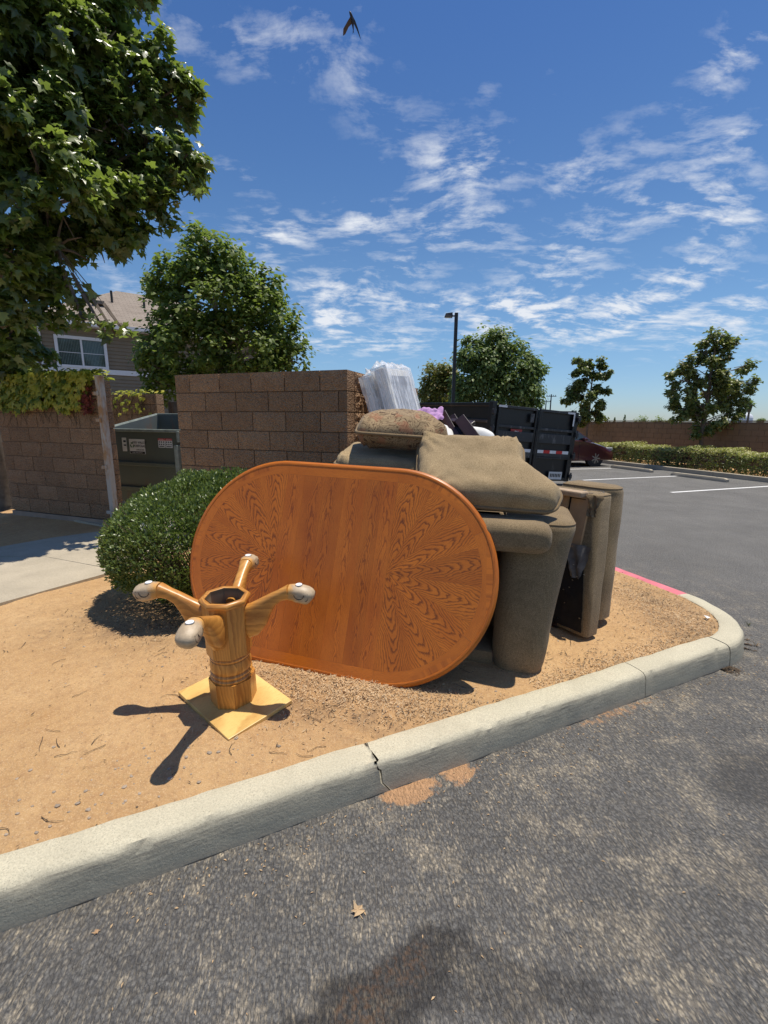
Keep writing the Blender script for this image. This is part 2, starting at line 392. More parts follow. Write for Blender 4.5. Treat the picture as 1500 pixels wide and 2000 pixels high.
def fabric(name, lo, hi, pattern=False, rib=260.):
    m, nb, bs = mat(name); co = obco(nb)
    s1 = nb.noise(co, 330, 2, .7)
    wv = nb.new('ShaderNodeTexWave', wave_type='BANDS', bands_direction='X', ins={'Vector': co, 'Scale': rib/6.28, 'Distortion': 5., 'Detail': 2., 'Detail Scale': 60.})
    wy = nb.new('ShaderNodeTexWave', wave_type='BANDS', bands_direction='Y', ins={'Vector': co, 'Scale': rib/6.28, 'Distortion': 5., 'Detail': 2., 'Detail Scale': 60.})
    w = nb.math('MULTIPLY', nb.math('ADD', wv.outputs['Fac'], wy.outputs['Fac']), .5)
    s1 = nb.math('ADD', nb.math('MULTIPLY', s1, .6), nb.math('MULTIPLY', nb.noise(co, 170, 2, .7), .4))
    f = nb.math('ADD', nb.math('MULTIPLY', s1, .95), nb.math('MULTIPLY', w, .07))
    c = nb.mix(nb.map(f, .36, .72), lo, hi)
    c = nb.mix(nb.map(nb.noise(co, 4, 4), .45, .75, 0, .35), c, tuple(q*.62 for q in lo))
    c = nb.mix(nb.map(nb.noise(co, 420, 1), .60, .70, 0, .35), c, (.44, .31, .16))
    if pattern:
        q = nb.noise(nb.vmath('ADD', co, (3.1, 0, 0)), 7.5, 2, .5, 2.2)
        ln = nb.math('ABSOLUTE', nb.math('SUBTRACT', nb.math('FRACT', nb.math('MULTIPLY', q, 9.)), .5))
        c = nb.mix(nb.map(ln, .30, .46, 0, .9), c, (.075, .04, .022))
        c = nb.mix(nb.map(nb.noise(co, 12, 2), .56, .64, 0, .5), c, (.34, .13, .07))
    nb.put(bs.inputs['Base Color'], c); bs.inputs['Roughness'].default_value = .95
    bs.inputs['Specular IOR Level'].default_value = .15
    bs.inputs['Sheen Weight'].default_value = .12
    bump(nb, bs, nb.math('ADD', s1, nb.math('MULTIPLY', w, .2)), .6, .004)
    return m
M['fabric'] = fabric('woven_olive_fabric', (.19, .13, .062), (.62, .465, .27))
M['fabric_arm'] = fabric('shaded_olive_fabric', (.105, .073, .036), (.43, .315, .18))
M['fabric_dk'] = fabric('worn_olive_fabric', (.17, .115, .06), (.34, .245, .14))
M['fabric_pt'] = fabric('paisley_fabric', (.25, .17, .09), (.47, .35, .205), True)
M['webbing'] = simple('tan_webbing', (.40, .29, .19), .9, var=.2, nsc=15, bmp=.4, bsc=120)
M['dust'] = simple('black_dust_cover', (.008, .007, .007), .9, var=.5, nsc=9, bmp=.5, bsc=25)
M['rag'] = simple('torn_grey_lining', (.16, .15, .14), .9, var=.4, nsc=14, bmp=.5)
M['rawwood'] = simple('bare_frame_wood', (.40, .255, .135), .75, var=.3, nsc=5, bmp=.2)

def oak(name, light, mid, dark, gloss=.32, coat=.5, ring=.0062, amp=1., slope=.085, wid=.085, duty=.62, pore=.33):
    """flat-sawn oak: growth rings of a slanting cylinder cut by the face, from UV in metres (u across, v along the grain)"""
    m, nb, bs = mat(name)
    uv = nb.new('ShaderNodeTexCoord').outputs['UV']
    r = nb.new('ShaderNodeObjectInfo').outputs['Random']
    sp = nb.new('ShaderNodeSeparateXYZ', ins={0: uv}); U, V = sp.outputs[0], sp.outputs[1]
    k = nb.math('MULTIPLY', r, 50.)
    def nz(su, sv, sc, det=3, ro=.5):
        v = nb.new('ShaderNodeCombineXYZ', ins={0: nb.math('MULTIPLY', U, su), 1: nb.math('MULTIPLY', V, sv), 2: k}).outputs[0]
        return nb.math('SUBTRACT', nb.noise(v, sc, det, ro), .5)
    Uo = nb.math('ADD', U, nb.math('MULTIPLY', nz(1, .7, 5.), .055*amp))
    vv = nb.math('ADD', nb.math('MULTIPLY', V, slope), .012)
    rr = nb.math('SQRT', nb.math('ADD', nb.math('MULTIPLY', Uo, Uo), nb.math('MULTIPLY', vv, vv)))
    rr = nb.math('ADD', rr, nb.math('MULTIPLY', nz(60, 14, 1., 4, .6), .0052*amp))
    fr = nb.math('FRACT', nb.math('DIVIDE', rr, ring))
    line = nb.math('MULTIPLY', nb.map(fr, .0, .10, 0, 1), nb.map(fr, duty*.33, duty, 1, 0))
    flame = nb.map(nb.math('ABSOLUTE', Uo), .02, wid, 1., .45)
    pores = nb.map(nz(1100, 34, 1., 2, .7), .02, .16, 0, 1)
    c = nb.mix(nb.map(nz(5, 2, 1.5), -.15, .2), light, mid)
    c = nb.mix(nb.math('MULTIPLY', nb.math('MULTIPLY', line, flame), nb.map(pores, 0, 1, .68, .95)), c, dark)
    c = nb.mix(nb.math('MULTIPLY', pores, pore), c, dark)
    tint = nb.map(r, 0, 1, .91, 1.05)
    c = nb.mix(1., c, nb.new('ShaderNodeCombineColor', ins={0: tint, 1: tint, 2: tint}).outputs[0], 'MULTIPLY')
    nb.put(bs.inputs['Base Color'], c); bs.inputs['Roughness'].default_value = gloss+.12
    bs.inputs['Specular IOR Level'].default_value = .35; bs.inputs['Coat Weight'].default_value = coat; bs.inputs['Coat Roughness'].default_value = gloss
    bump(nb, bs, nb.math('MULTIPLY', nb.math('ADD', line, pores), -1.), .12, .0015)
    return m
M['oak'] = oak('red_oak_veneer', (.56, .160, .013), (.44, .110, .007), (.17, .034, .003), .30, .22, .0046, 1.9, .035, .05, .48, .36)
M['oak_edge'] = oak('oak_edge_band', (.64, .185, .015), (.50, .132, .008), (.21, .046, .004), .26, .22, .006, 1.2, .02, .03, .6, .4)
M['oak_pale'] = oak('honey_oak', (.68, .325, .072), (.53, .225, .042), (.33, .12, .020), .28, .4, .014, 1.6, .03, .05, .8, .22)
M['oak_in'] = oak('raw_oak_inside', (.36, .25, .15), (.28, .19, .11), (.15, .095, .05), .6, .0, .01)
M['ply'] = oak('pale_plywood', (.82, .58, .22), (.70, .45, .14), (.50, .28, .08), .35, .4, .02, 1.5)
def claw():
    m, nb, bs = mat('worn_claw_wood'); co = obco(nb)
    c = nb.mix(nb.map(nb.noise(co, 30, 5, .7), .3, .7), (.40, .30, .19), (.56, .43, .28))
    xx = nb.math('ADD', nb.new('ShaderNodeSeparateXYZ', ins={0: co}).outputs[0], nb.math('MULTIPLY', nb.math('SUBTRACT', nb.noise(co, 24, 4, .6), .5), .09))
    c = nb.mix(nb.map(xx, .335, .385, 1, 0, True), c, (.62, .31, .075))
    c = nb.mix(nb.map(nb.noise(nb.scale(co, (1, 1, 4)), 16, 4), .5, .7, 0, .5), c, (.20, .15, .105))
    nb.put(bs.inputs['Base Color'], c); bs.inputs['Roughness'].default_value = .5
    bump(nb, bs, nb.noise(co, 45, 4), .3, .004); return m
M['claw'] = claw()
M['glide'] = simple('white_glide', (.82, .82, .80), .4, var=.05)
M['steel'] = simple('zinc_steel', (.5, .5, .5), .35, 1.)

def rusty(name, paint, rust, th=.5, rough=.6, sc=6):
    m, nb, bs = mat(name); co = obco(nb)
    n = nb.noise(nb.scale(co, (1, 1, .35)), sc, 6, .65)
    c = nb.mix(nb.map(nb.noise(co, sc*.5, 3), .3, .7), paint, tuple(q*.8 for q in paint))
    c = nb.mix(nb.map(n, th, th+.12), c, rust)
    nb.put(bs.inputs['Base Color'], c); bs.inputs['Roughness'].default_value = rough
    bump(nb, bs, n, .25, .004); return m
M['post'] = rusty('rusty_painted_post', (.48, .44, .38), (.36, .19, .075), .47)
M['dump'] = rusty('green_dumpster_paint', (.085, .10, .075), (.10, .075, .05), .60, .5, 4)
M['dump_in'] = rusty('dumpster_inside', (.16, .18, .17), (.20, .15, .12), .55, .65, 5)
M['dump_rim'] = simple('worn_rim_paint', (.22, .25, .22), .5, var=.25, nsc=15)
M['black'] = rusty('black_trailer_paint', (.011, .012, .014), (.06, .058, .055), .60, .38, 5)
M['black_worn'] = rusty('scuffed_black_rail', (.035, .036, .038), (.13, .125, .12), .56, .5, 9)
M['tape_red'] = simple('red_reflective_tape', (.60, .03, .03), .3, var=.1)
M['tape_white'] = simple('white_reflective_tape', (.75, .75, .75), .3, var=.1)
M['sign_red'] = simple('dark_red_sign', (.32, .03, .03), .4)
M['sticker'] = simple('sticker_white', (.62, .62, .60), .5, var=.08)
M['ink'] = simple('black_ink', (.015, .015, .015), .5)
M['ink_green'] = simple('green_ink', (.05, .13, .04), .5)
M['ink_red'] = simple('red_ink', (.5, .05, .04), .5)
M['rubber'] = simple('rubber', (.02, .02, .02), .85, bmp=.2)
M['rim'] = simple('dark_alloy', (.09, .09, .09), .4, .7)
def carpaint():
    m, nb, bs = mat('maroon_car_paint')
    bs.inputs['Base Color'].default_value = (.075, .010, .014, 1); bs.inputs['Roughness'].default_value = .38
    bs.inputs['Coat Weight'].default_value = 1.; bs.inputs['Coat Roughness'].default_value = .06; bs.inputs['Metallic'].default_value = .3
    co = obco(nb); nb.put(bs.inputs['Base Color'], nb.mix(nb.map(nb.noise(co, 2, 4), .4, .8, 0, .3), (.075, .010, .014), (.10, .035, .03)))
    return m
M['car'] = carpaint()
def glass(name, col, rough=.06):
    m, nb, bs = mat(name)
    co = obco(nb)
    nb.put(bs.inputs['Base Color'], nb.mix(nb.noise(co, 2, 2), col, tuple(q*1.3 for q in col)))
    bs.inputs['Roughness'].default_value = rough; bs.inputs['Specular IOR Level'].default_value = .9
    return m
M['carglass'] = glass('tinted_car_glass', (.012, .014, .015))
M['winglass'] = glass('window_glass', (.03, .045, .042))
M['curtain'] = simple('curtain', (.12, .16, .145), .9, var=.3, nsc=12)
M['siding'] = simple('taupe_siding', (.22, .175, .12), .75, var=.07, nsc=3)
M['trim'] = simple('white_trim', (.70, .70, .72), .6, var=.05)
def shingles():
    m, nb, bs = mat('roof_shingles')
    uv = nb.new('ShaderNodeTexCoord').outputs['UV']
    br = nb.new('ShaderNodeTexBrick', ins={'Vector': uv, 'Color1': (.23, .185, .145, 1), 'Color2': (.30, .25, .20, 1), 'Mortar': (.12, .095, .075, 1), 'Scale': 1., 'Mortar Size': .012, 'Brick Width': .33, 'Row Height': .14})
    c = nb.mix(nb.map(nb.noise(uv, 3, 4), .3, .7, 0, .4), br.outputs[0], (.34, .28, .23))
    nb.put(bs.inputs['Base Color'], c); bs.inputs['Roughness'].default_value = .95
    bump(nb, bs, br.outputs['Fac'], -.5, .02); return m
M['shingle'] = shingles()
def leafmat(name, cols, trans=.35, rough=.45, spec=.4):
    m = bpy.data.materials.new(name); m.use_nodes = True; nb = N(m.node_tree); bs = nb.n['Principled BSDF']
    at = nb.new('ShaderNodeAttribute', attribute_name='tone').outputs['Fac']
    k = len(cols)
    c = nb.ramp(at, [(i/(k-1) if k > 1 else 0, cc) for i, cc in enumerate(cols)])
    geo = nb.new('ShaderNodeNewGeometry')
    c = nb.mix(nb.math('MULTIPLY', geo.outputs['Backfacing'], .5), c, (.20, .25, .13))
    nb.put(bs.inputs['Base Color'], c); bs.inputs['Roughness'].default_value = rough; bs.inputs['Specular IOR Level'].default_value = spec
    tr = nb.new('ShaderNodeBsdfTranslucent', ins={'Color': nb.mix(1., c, (1.6, 1.75, .7), 'MULTIPLY')})
    mx = nb.new('ShaderNodeMixShader', ins={0: trans, 1: bs.outputs[0], 2: tr.outputs[0]})
    nb.l.new(mx.outputs[0], nb.n['Material Output'].inputs[0])
    return m
M['leaf_syc'] = leafmat('sycamore_leaf', [(.058, .082, .015), (.105, .148, .026), (.165, .215, .040), (.27, .31, .06)], .40, .34, .75)
M['leaf_syc2'] = leafmat('sycamore_leaf_far', [(.070, .105, .022), (.115, .165, .032), (.17, .225, .045), (.25, .28, .07)], .40, .5)
M['leaf_vine'] = leafmat('vine_leaf', [(.07, .12, .02), (.22, .27, .04), (.45, .44, .06), (.54, .48, .08)], .4, .5)
M['leaf_vine_red'] = leafmat('vine_leaf_red', [(.16, .03, .02), (.25, .05, .03)], .3, .6)
M['leaf_bush'] = leafmat('shrub_leaf', [(.060, .090, .018), (.105, .150, .030), (.16, .21, .05), (.24, .28, .09)], .22, .35, .5)
M['leaf_pear'] = leafmat('pear_leaf', [(.085, .115, .030), (.14, .175, .045), (.20, .215, .06), (.26, .21, .09)], .3, .4)
M['leaf_ash'] = leafmat('ash_leaf', [(.085, .13, .038), (.13, .185, .055), (.18, .235, .07), (.23, .26, .10)], .3, .5)
M['leaf_gold'] = leafmat('turning_leaf', [(.14, .16, .04), (.21, .22, .055), (.30, .26, .07), (.25, .15, .06)], .3, .5)
M['leaf_hedge'] = leafmat('hedge_leaf', [(.09, .12, .032), (.18, .21, .06), (.34, .34, .11), (.50, .47, .20)], .25, .45)
M['bark'] = simple('bark', (.15, .115, .085), .9, var=.3, nsc=12, bmp=.6, bsc=30)
M['bark_syc'] = simple('sycamore_bark', (.24, .20, .15), .9, var=.4, nsc=9, bmp=.5, bsc=20)
M['twig'] = simple('twig', (.11, .075, .045), .9, var=.3)
M['straw'] = simple('wood_chip', (.50, .36, .21), .9, var=.35, nsc=3)
M['pebble'] = simple('pebble', (.34, .27, .20), .8, var=.4, nsc=3)
M['dryleaf'] = simple('dry_leaf', (.42, .27, .15), .8, var=.3)
M['pole'] = simple('dark_bronze_pole', (.03, .028, .026), .5, .3)
M['lens'] = simple('lamp_lens', (.35, .35, .32), .3)
M['mattress'] = simple('white_mattress_cloth', (.70, .69, .66), .9, var=.08, nsc=10, bmp=.3)
M['grey_panel'] = simple('grey_mattress_panel', (.20, .22, .27), .8, var=.1, nsc=20, bmp=.2)
def plastic():
    m, nb, bs = mat('clear_plastic_wrap'); co = obco(nb)
    st = nb.noise(nb.scale(co, (9, .9, 9)), 2.2, 4, .55, .6)
    rid = nb.math('ABSOLUTE', nb.math('SUBTRACT', st, .5))
    bs.inputs['Base Color'].default_value = (.90, .91, .93, 1); bs.inputs['Roughness'].default_value = .22
    nb.put(bs.inputs['Alpha'], nb.math('ADD', nb.map(rid, 0, .06, .70, .26), nb.map(nb.noise(co, 4, 3), .4, .7, 0, .2), clamp=True))
    bump(nb, bs, st, .5, .012); return m
M['plastic'] = plastic()
M['lilac'] = simple('lilac_cloth', (.48, .27, .50), .85, var=.12, nsc=12, bmp=.2)
M['espresso'] = simple('espresso_wood', (.030, .015, .014), .35, var=.25, nsc=8)
M['white_cloth'] = simple('white_cloth', (.74, .73, .70), .8, var=.05, nsc=12, bmp=.3)
M['dome'] = simple('white_tank', (.66, .68, .72), .5, var=.05)
M['galv'] = simple('weathered_corrugated', (.13, .11, .09), .6, .2, var=.3, nsc=6)
M['bird_dark'] = simple('dark_feathers', (.02, .02, .03), .6)
M['bird_brown'] = simple('brown_feathers', (.09, .055, .035), .7, var=.3)

# ------------------------------------------------------------------ ground, kerb, dirt, walk
D1 = Vector((.909, .417, 0)).normalized()          # along the near kerb
D2 = Vector((-.345, .94, 0)).normalized()          # along the red kerb
def ground():
    # one sheet to the horizon, finer near the camera
    xs = sorted(set([-1500, -400, -120, -40, -20, -12]+[i*.5 for i in range(-16, 30)]+[18, 25, 40, 120, 400, 1500]))
    ys = sorted(set([-300, -60, -15, -6]+[i*.5 for i in range(-6, 50)]+[30, 40, 60, 120, 400, 1500]))
    v = [(x, y, 0) for y in ys for x in xs]; n = len(xs)
    f = [(j*n+i, j*n+i+1, (j+1)*n+i+1, (j+1)*n+i) for j in range(len(ys)-1) for i in range(n-1)]
    me = bpy.data.meshes.new('asphalt_lot'); me.from_pydata(v, [], f); me.update()
    tag(link('asphalt_lot', me, M['asphalt']), 'worn grey asphalt with silt streaks, dark oily staining and painted shadow bands', kind='structure')
ground()

# kerb path: top front edge
A0 = Vector((2.284, 2.684, 0)); T1, T2 = .65, .725
CORNER = A0+D1*.65
B0 = CORNER+D2*.70
def fillet(a, c, b, n=12):
    # quadratic-ish circular fillet from a to b with corner c
    pts = []
    for i in range(n+1):
        t = i/n
        # rational quadratic = circular arc
        w = math.cos((D1.angle(D2))/2)
        q = ((1-t)**2+2*w*t*(1-t)+t*t)
        pts.append((a*(1-t)**2+c*2*w*t*(1-t)+b*t*t)/q)
    return pts
ARC = fillet(A0, CORNER, B0, 14)
def normals(pts):
    out = []
    for i, p in enumerate(pts):
        t = (pts[min(i+1, len(pts)-1)]-pts[max(i-1, 0)]).normalized()
        out.append(Vector((-t.y, t.x, 0)))        # points into the island (left of travel)
    return out
KW, KH = .15, .145
PROFILE = [(-.012, -.06), (-.006, .0), (-.002, .05), (.004, .105), (.012, .128), (.026, .141), (.05, KH), (.10, KH+.001), (.142, KH), (KW, KH-.006), (KW, .02), (KW, -.06)]
def kerb_piece(name, pts, matl, parent, nrm=None, rag=0.):
    nr = nrm or normals(pts); rings = []
    for p, n in zip(pts, nr):
        ring = []
        for a, z in PROFILE:
            chp = max(0, fnoise((p.x*11, p.y*11, a*30), 1., 3)-.30)*.018 if .1 < z < .1455 and a < .08 else 0
            jit = chp+.0035*fnoise((p.x*7+a*9, p.y*7, z*20), 1.) + .004*fnoise((p.x*1.7, p.y*1.7, 3), 1.)
            q = p+n*(a+jit); ring.append((q.x, q.y, z-chp*.5+(jit-chp)*.8*(1 if z > .1 else 0)))
        rings.append(ring)
    mb = MB().loft(rings); return mb.build(name, matl, parent, sm=40)
kerb = tag(empty('kerb'), 'pale concrete kerb around the dirt island with a painted red stretch', kind='structure')
def straight(a, b, step=.08):
    L = (b-a).length; n = max(2, int(L/step)); return [a.lerp(b, i/n) for i in range(n+1)]
S_ = lambda s: A0-D1*s
def cracked(s0, s1):
    return straight(S_(s0), S_(s1))
CR = (A0-Vector((.03, 1.60, 0))).dot(D1)         # where the crack crosses the kerb
J2 = .83
segs = [(J2-.002, .010), (CR-.003, J2+.003), (3.9, CR+.003), (7.0, 3.906), (10, 7.006), (16, 10.006)]
for s0, s1 in segs:
    hi, lo = max(s0, s1), min(s0, s1)
    o = kerb_piece('kerb_segment', straight(S_(hi), S_(lo), 0.022 if hi < 4.5 else .3), M['kerb'], kerb)
    # ragged break at the crack
    me = o.data
    for v in me.vertices:
        s = (A0-Vector((v.co.x, v.co.y, 0))).dot(D1)
        if abs(s-CR) < .01:
            side = 1 if (hi+lo)/2 > CR else -1
            wob = .045*(.5-(v.co.z/KH))*1.4+.018*math.sin(v.co.z*90)+.02*fnoise((v.co.z*30, v.co.x*14, 1))
            gap = side*(.0012+.004*max(0, .09-v.co.z)/.09*abs(math.sin(v.co.z*60)))
            d = D1*(-gap)+D1*wob
            v.co.x += d.x; v.co.y += d.y
kerb_piece('kerb_segment', ARC, M['kerb'], kerb, [D1.cross(Vector((0, 0, -1))) if i == 0 else n for i, n in enumerate(normals(ARC))])
tag(kerb_piece('painted_kerb', straight(B0+D2*.004, B0+D2*13), M['red'], kerb), 'stretch of kerb painted faded red')

def joint_line():
    L, Rr = [], []
    for i in range(260):
        p = S_(7-.03*i) if 7-.03*i > 0 else None
        if p is None: break
        w = .004+.010*max(0, fnoise((i*.13, 0, 0))+.25)+.003*fnoise((i*.9, 1, 0)); L.append((p.x+N1_.x*.004, p.y+N1_.y*.004, .003)); q = p-N1_*w; Rr.append((q.x, q.y, .003))
    n = len(L); MB().add(L+Rr, [(i, i+1, n+i+1, n+i) for i in range(n-1)]).build('kerb_joint', M['rubber'], kerb)
N1_ = Vector((-D1.y, D1.x, 0)); joint_line()
# dirt island
inner = [p+n*(KW-.002) for p, n in zip(ARC, normals(ARC))]
N1 = Vector((-D1.y, D1.x, 0)); N2 = Vector((-D2.y, D2.x, 0))
W_NEAR = Vector((-2.94, 3.21, 0)); W_DIR = Vector((.44, .90, 0)).normalized()
poly = [S_(16)+N1*(KW-.002)] + [S_(.0)+N1*(KW-.002)] + inner[1:-1] + [B0+N2*(KW-.002), B0+D2*13+N2*(KW-.002), Vector((-6.3, 20, 0)), Vector((-5.9, 6.6, 0)), Vector((-7.6, 5.2, 0)), Vector((-16.2, 1.5, 0))]
def inpoly(x, y, P):
    c = False; j = len(P)-1
    for i in range(len(P)):
        if (P[i].y > y) != (P[j].y > y) and x < (P[j].x-P[i].x)*(y-P[i].y)/(P[j].y-P[i].y)+P[i].x: c = not c
        j = i
    return c
def ground_z(x, y):
    d = min((Vector((x, y, 0))-S_(0)).dot(N1) - KW, 1.)
    z = .128+.020*min(max(d, 0)/.5, 1)
    z += .011*fnoise((x*1.3, y*1.3, 0))+.0055*fnoise((x*7, y*7, 5))+.0022*fnoise((x*30, y*30, 9))
    return z
def dirt_island():
    edge = []
    for i, p in enumerate(poly):
        q = poly[(i+1) % len(poly)]; L = (q-p).length; n = max(1, int(L/.15)) if L < 14 else max(1, int(L/1.2))
        edge += [p.lerp(q, k/n) for k in range(n)]
    pts = [(p.x, p.y) for p in edge]; m = len(pts)
    y = .0
    def grid(x0, x1, y0, y1, st):
        out = []
        yy = y0
        while yy < y1:
            xx = x0+(st/2 if int(round((yy-y0)/st)) % 2 else 0)
            while xx < x1:
                out.append((xx+rnd.uniform(-.2, .2)*st, yy+rnd.uniform(-.2, .2)*st)); xx += st
            yy += st
        return out
    cand = [q for q in grid(-2.9, 2.9, .3, 4.4, .026)]
    cand += [q for q in grid(-6, 3, -1, 10, .16) if not (-2.95 < q[0] < 2.95 and .25 < q[1] < 4.45)]
    cand += [q for q in grid(-24, 3, -8, 20, 1.2) if not (-6.1 < q[0] < 3.1 and -1.1 < q[1] < 10.1)]
    ins = []
    for x, yv in cand:
        if inpoly(x, yv, poly):
            dk = (Vector((x, yv, 0))-S_(0)).dot(N1)
            if dk > KW+.012: ins.append((x, yv))
    allp = [Vector(p) for p in pts+ins]
    r = delaunay_2d_cdt(allp, [(i, (i+1) % m) for i in range(m)], [], 1, 1e-5)
    vs = [(v.x, v.y, ground_z(v.x, v.y)) for v in r[0]]
    me = bpy.data.meshes.new('dirt_island'); me.from_pydata(vs, [], [tuple(f) for f in r[2]]); me.update(); smooth(me)
    bm = bmesh.new(); bm.from_mesh(me); bmesh.ops.recalc_face_normals(bm, faces=bm.faces[:])
    if sum(f.normal.z for f in bm.faces) < 0: bmesh.ops.reverse_faces(bm, faces=bm.faces[:])
    bm.to_mesh(me); bm.free()
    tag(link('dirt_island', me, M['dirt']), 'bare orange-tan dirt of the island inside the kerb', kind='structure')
dirt_island()
# concrete walk that runs to the opening between the block walls
walk = tag(empty('concrete_walk'), 'pale concrete walk leading from the left to the wall opening', kind='structure')
def slab(pts, parent=walk, z=.172):
    MB().prism([(p[0], p[1]) for p in pts], .05, z).build('slab', M['walk'], parent)
slab([(-2.95, 3.19), (-2.50, 3.99), (-3.50, 4.40), (-4.55, 4.32), (-4.14, 4.1)])
slab([(-2.96, 3.175), (-4.15, 4.085), (-5.6, 5.4), (-8.0, 5.2), (-4.6, .8)][:0] or [(-2.955, 3.18), (-4.15, 4.088), (-5.55, 4.25), (-6.2, 2.0), (-3.9, 1.55)])
slab([(-3.505, 4.408), (-2.50, 4.0), (-2.15, 4.9), (-2.35, 5.15), (-3.42, 5.62), (-3.95, 5.15), (-4.5, 4.345)])
slab([(-2.36, 5.16), (-1.9, 6.2), (-1.2, 8.2), (-4.2, 9.2), (-6.5, 8.0), (-5.5, 6.7), (-3.45, 5.64)])

# ------------------------------------------------------------------ block walls
def block_mesh(L, T=.197, Hh=.193):
    mb = MB(); nx, nz = 6, 3; vs = []; fs = []
    for side, s in ((0, -1), (1, 1)):
        for j in range(nz+1):
            for i in range(nx+1):
                e = i in (0, nx) or j in (0, nz)
                d = -.008 if e else rnd.uniform(-.004, .004)
                vs.append((L*(i/nx-.5), s*(T/2+d), Hh*(j/nz-.5)))
    m = (nx+1)*(nz+1)
    for o in (0, m):
        for j in range(nz):
            for i in range(nx):
                a = o+j*(nx+1)+i; q = (a, a+1, a+nx+2, a+nx+1); fs.append(q if o else q[::-1])
    def border():
        b = [i for i in range(nx+1)]+[(j)*(nx+1)+nx for j in range(1, nz+1)]+[nz*(nx+1)+i for i in range(nx-1, -1, -1)]+[j*(nx+1) for j in range(nz-1, 0, -1)]
        return b
    b = border()
    for k in range(len(b)): fs.append((b[k], b[(k+1) % len(b)], m+b[(k+1) % len(b)], m+b[k]))
    mb.add(vs, fs); return mb.mesh('block')
BL = .4064; CH = .203
def rough_block(L, T=.197, Hh=.193):
    mb = MB(); nx, nz = 10, 5; vs = []; fs = []; m = (nx+1)*(nz+1); sd = rnd.uniform(0, 99)
    for s in (-1, 1):
        for j in range(nz+1):
            for i in range(nx+1):
                e = i in (0, nx) or j in (0, nz); d = -.006 if e else rnd.uniform(-.012, .014)+.010*fnoise((i*.5, j*.7, sd))
                vs.append((L*(i/nx-.5)+(0 if e else rnd.uniform(-.008, .008)), s*(T/2+d), Hh*(j/nz-.5)+(0 if e else rnd.uniform(-.008, .008))))
    for o in (0, m):
        for j in range(nz):
            for i in range(nx):
                a = o+j*(nx+1)+i; q = (a, a+1, a+nx+2, a+nx+1)
                for tr in ((q[0], q[1], q[2]), (q[0], q[2], q[3])) if rnd.random() < .5 else ((q[0], q[1], q[3]), (q[1], q[2], q[3])): fs.append(tr if o else tr[::-1])
    b = [i for i in range(nx+1)]+[j*(nx+1)+nx for j in range(1, nz+1)]+[nz*(nx+1)+i for i in range(nx-1, -1, -1)]+[j*(nx+1) for j in range(nz-1, 0, -1)]
    for k in range(len(b)): fs.append((b[k], b[(k+1) % len(b)], m+b[(k+1) % len(b)], m+b[k]))
    mb.add(vs, fs); return mb.mesh('block')
BMR = {1: [rough_block(BL-.010) for _ in range(5)], .5: [rough_block(BL/2-.010) for _ in range(3)]}
for l in BMR.values():
    for me in l: me.materials.append(M['block'])
BM = {1: [block_mesh(BL-.010) for _ in range(4)], .5: [block_mesh(BL/2-.010) for _ in range(2)]}
for l in BM.values():
    for me in l: me.materials.append(M['block'])
def wall(name, label, P, dr, L, top, rows, cat='wall', group=None, off0=0, frac_end=True, rough=False):
    """P: left end on the ground at the wall's centre line, dr: unit direction"""
    ang = math.atan2(dr[1], dr[0])
    t = thing(name, label, cat, (P[0], P[1], 0), (0, 0, ang), group)
    z0 = top-rows*CH
    MB().box((L/2, 0, (top-.012+z0)/2), (L-.03, .150, top-.012-z0)).build('mortar_core', M['mortar'], t)
    if z0 > .15: MB().box((L/2, 0, (z0-.006)/2+.02), (L-.004, .19, z0-.05)).build('footing', M['footing'], t)
    for r in range(rows):
        z = z0+CH*(r+.5); x = 0.
        half = (r+off0) % 2 == 1
        while x < L-.05:
            w = BL
            if half and x == 0: w = BL/2
            if x+w > L+.02: w = L-x
            if w < .06: break
            k = 1 if w > BL*.75 else .5
            base = rnd.choice((BMR if rough or (group == 'r') else BM)[k]); o = bpy.data.objects.new('block', base); COL.objects.link(o); o.parent = t
            full = BL if k == 1 else BL/2
            o.location = (x+w/2, rnd.uniform(-.0015, .0015), z); o.scale = ((w-.010)/(full-.010), 1, 1)
            x += w
    return t
UE = Vector((.943, -.333, 0)).normalized(); VE = Vector((.333, .943, 0)).normalized()   # enclosure axes
PR = Vector((-.37, 4.50, 0)); TOP = 2.06
def wl(c, back=.0985): return c+VE*back
# front pier (u 352..676) and the sunlit return wall
wall('enclosure_front_wall', 'brown split-face block wall standing behind the oak tabletop and the round shrub', wl(PR-UE*2.13), UE, 2.13, TOP, 9, off0=1)
SP = PR-UE*.0985+VE*.200
wall('enclosure_side_wall', 'sunlit block wall running back from the corner behind the plastic-wrapped mattress', SP, VE, 2.4, TOP+.001, 9, rough=True)
PLc = Vector((-3.66, 5.86, 0))
wall('screen_wall', 'shaded block wall at the left with vine over its top and a rusty post at its end', wl(PLc-UE*2.03), UE, 2.03, 2.05, 9)
PV = Vector((-4.47, 8.95, 0))
wall('rear_enclosure_wall', 'farther block wall with vine stems seen above the open dumpster', wl(PV-UE*2.4), UE, 2.4, 2.06, 9)
# corrugated metal panel behind the dumpster
t = thing('corrugated_gate', 'weathered brown corrugated metal gate behind the dumpster beside the block wall', 'gate', (PV.x+.06, PV.y+.35, 0), (0, 0, math.atan2(UE.y, UE.x)))
ring = []
n = 60
top_ = [(2.3*i/n, .018*math.sin(i*1.35), 1.92) for i in range(n+1)]; bot = [(x, y, .25) for x, y, z in top_]
MB().add(bot+top_, [(i, i+1, n+2+i, n+1+i) for i in range(n)]).build('corrugated_sheet', M['galv'], t)
MB().box((1.15, .04, 1.9), (2.34, .05, .05), bev=.004).build('top_rail', M['galv'], t)
MB().box((1.15, .04, .3), (2.34, .05, .05), bev=.004).build('bottom_rail', M['galv'], t)

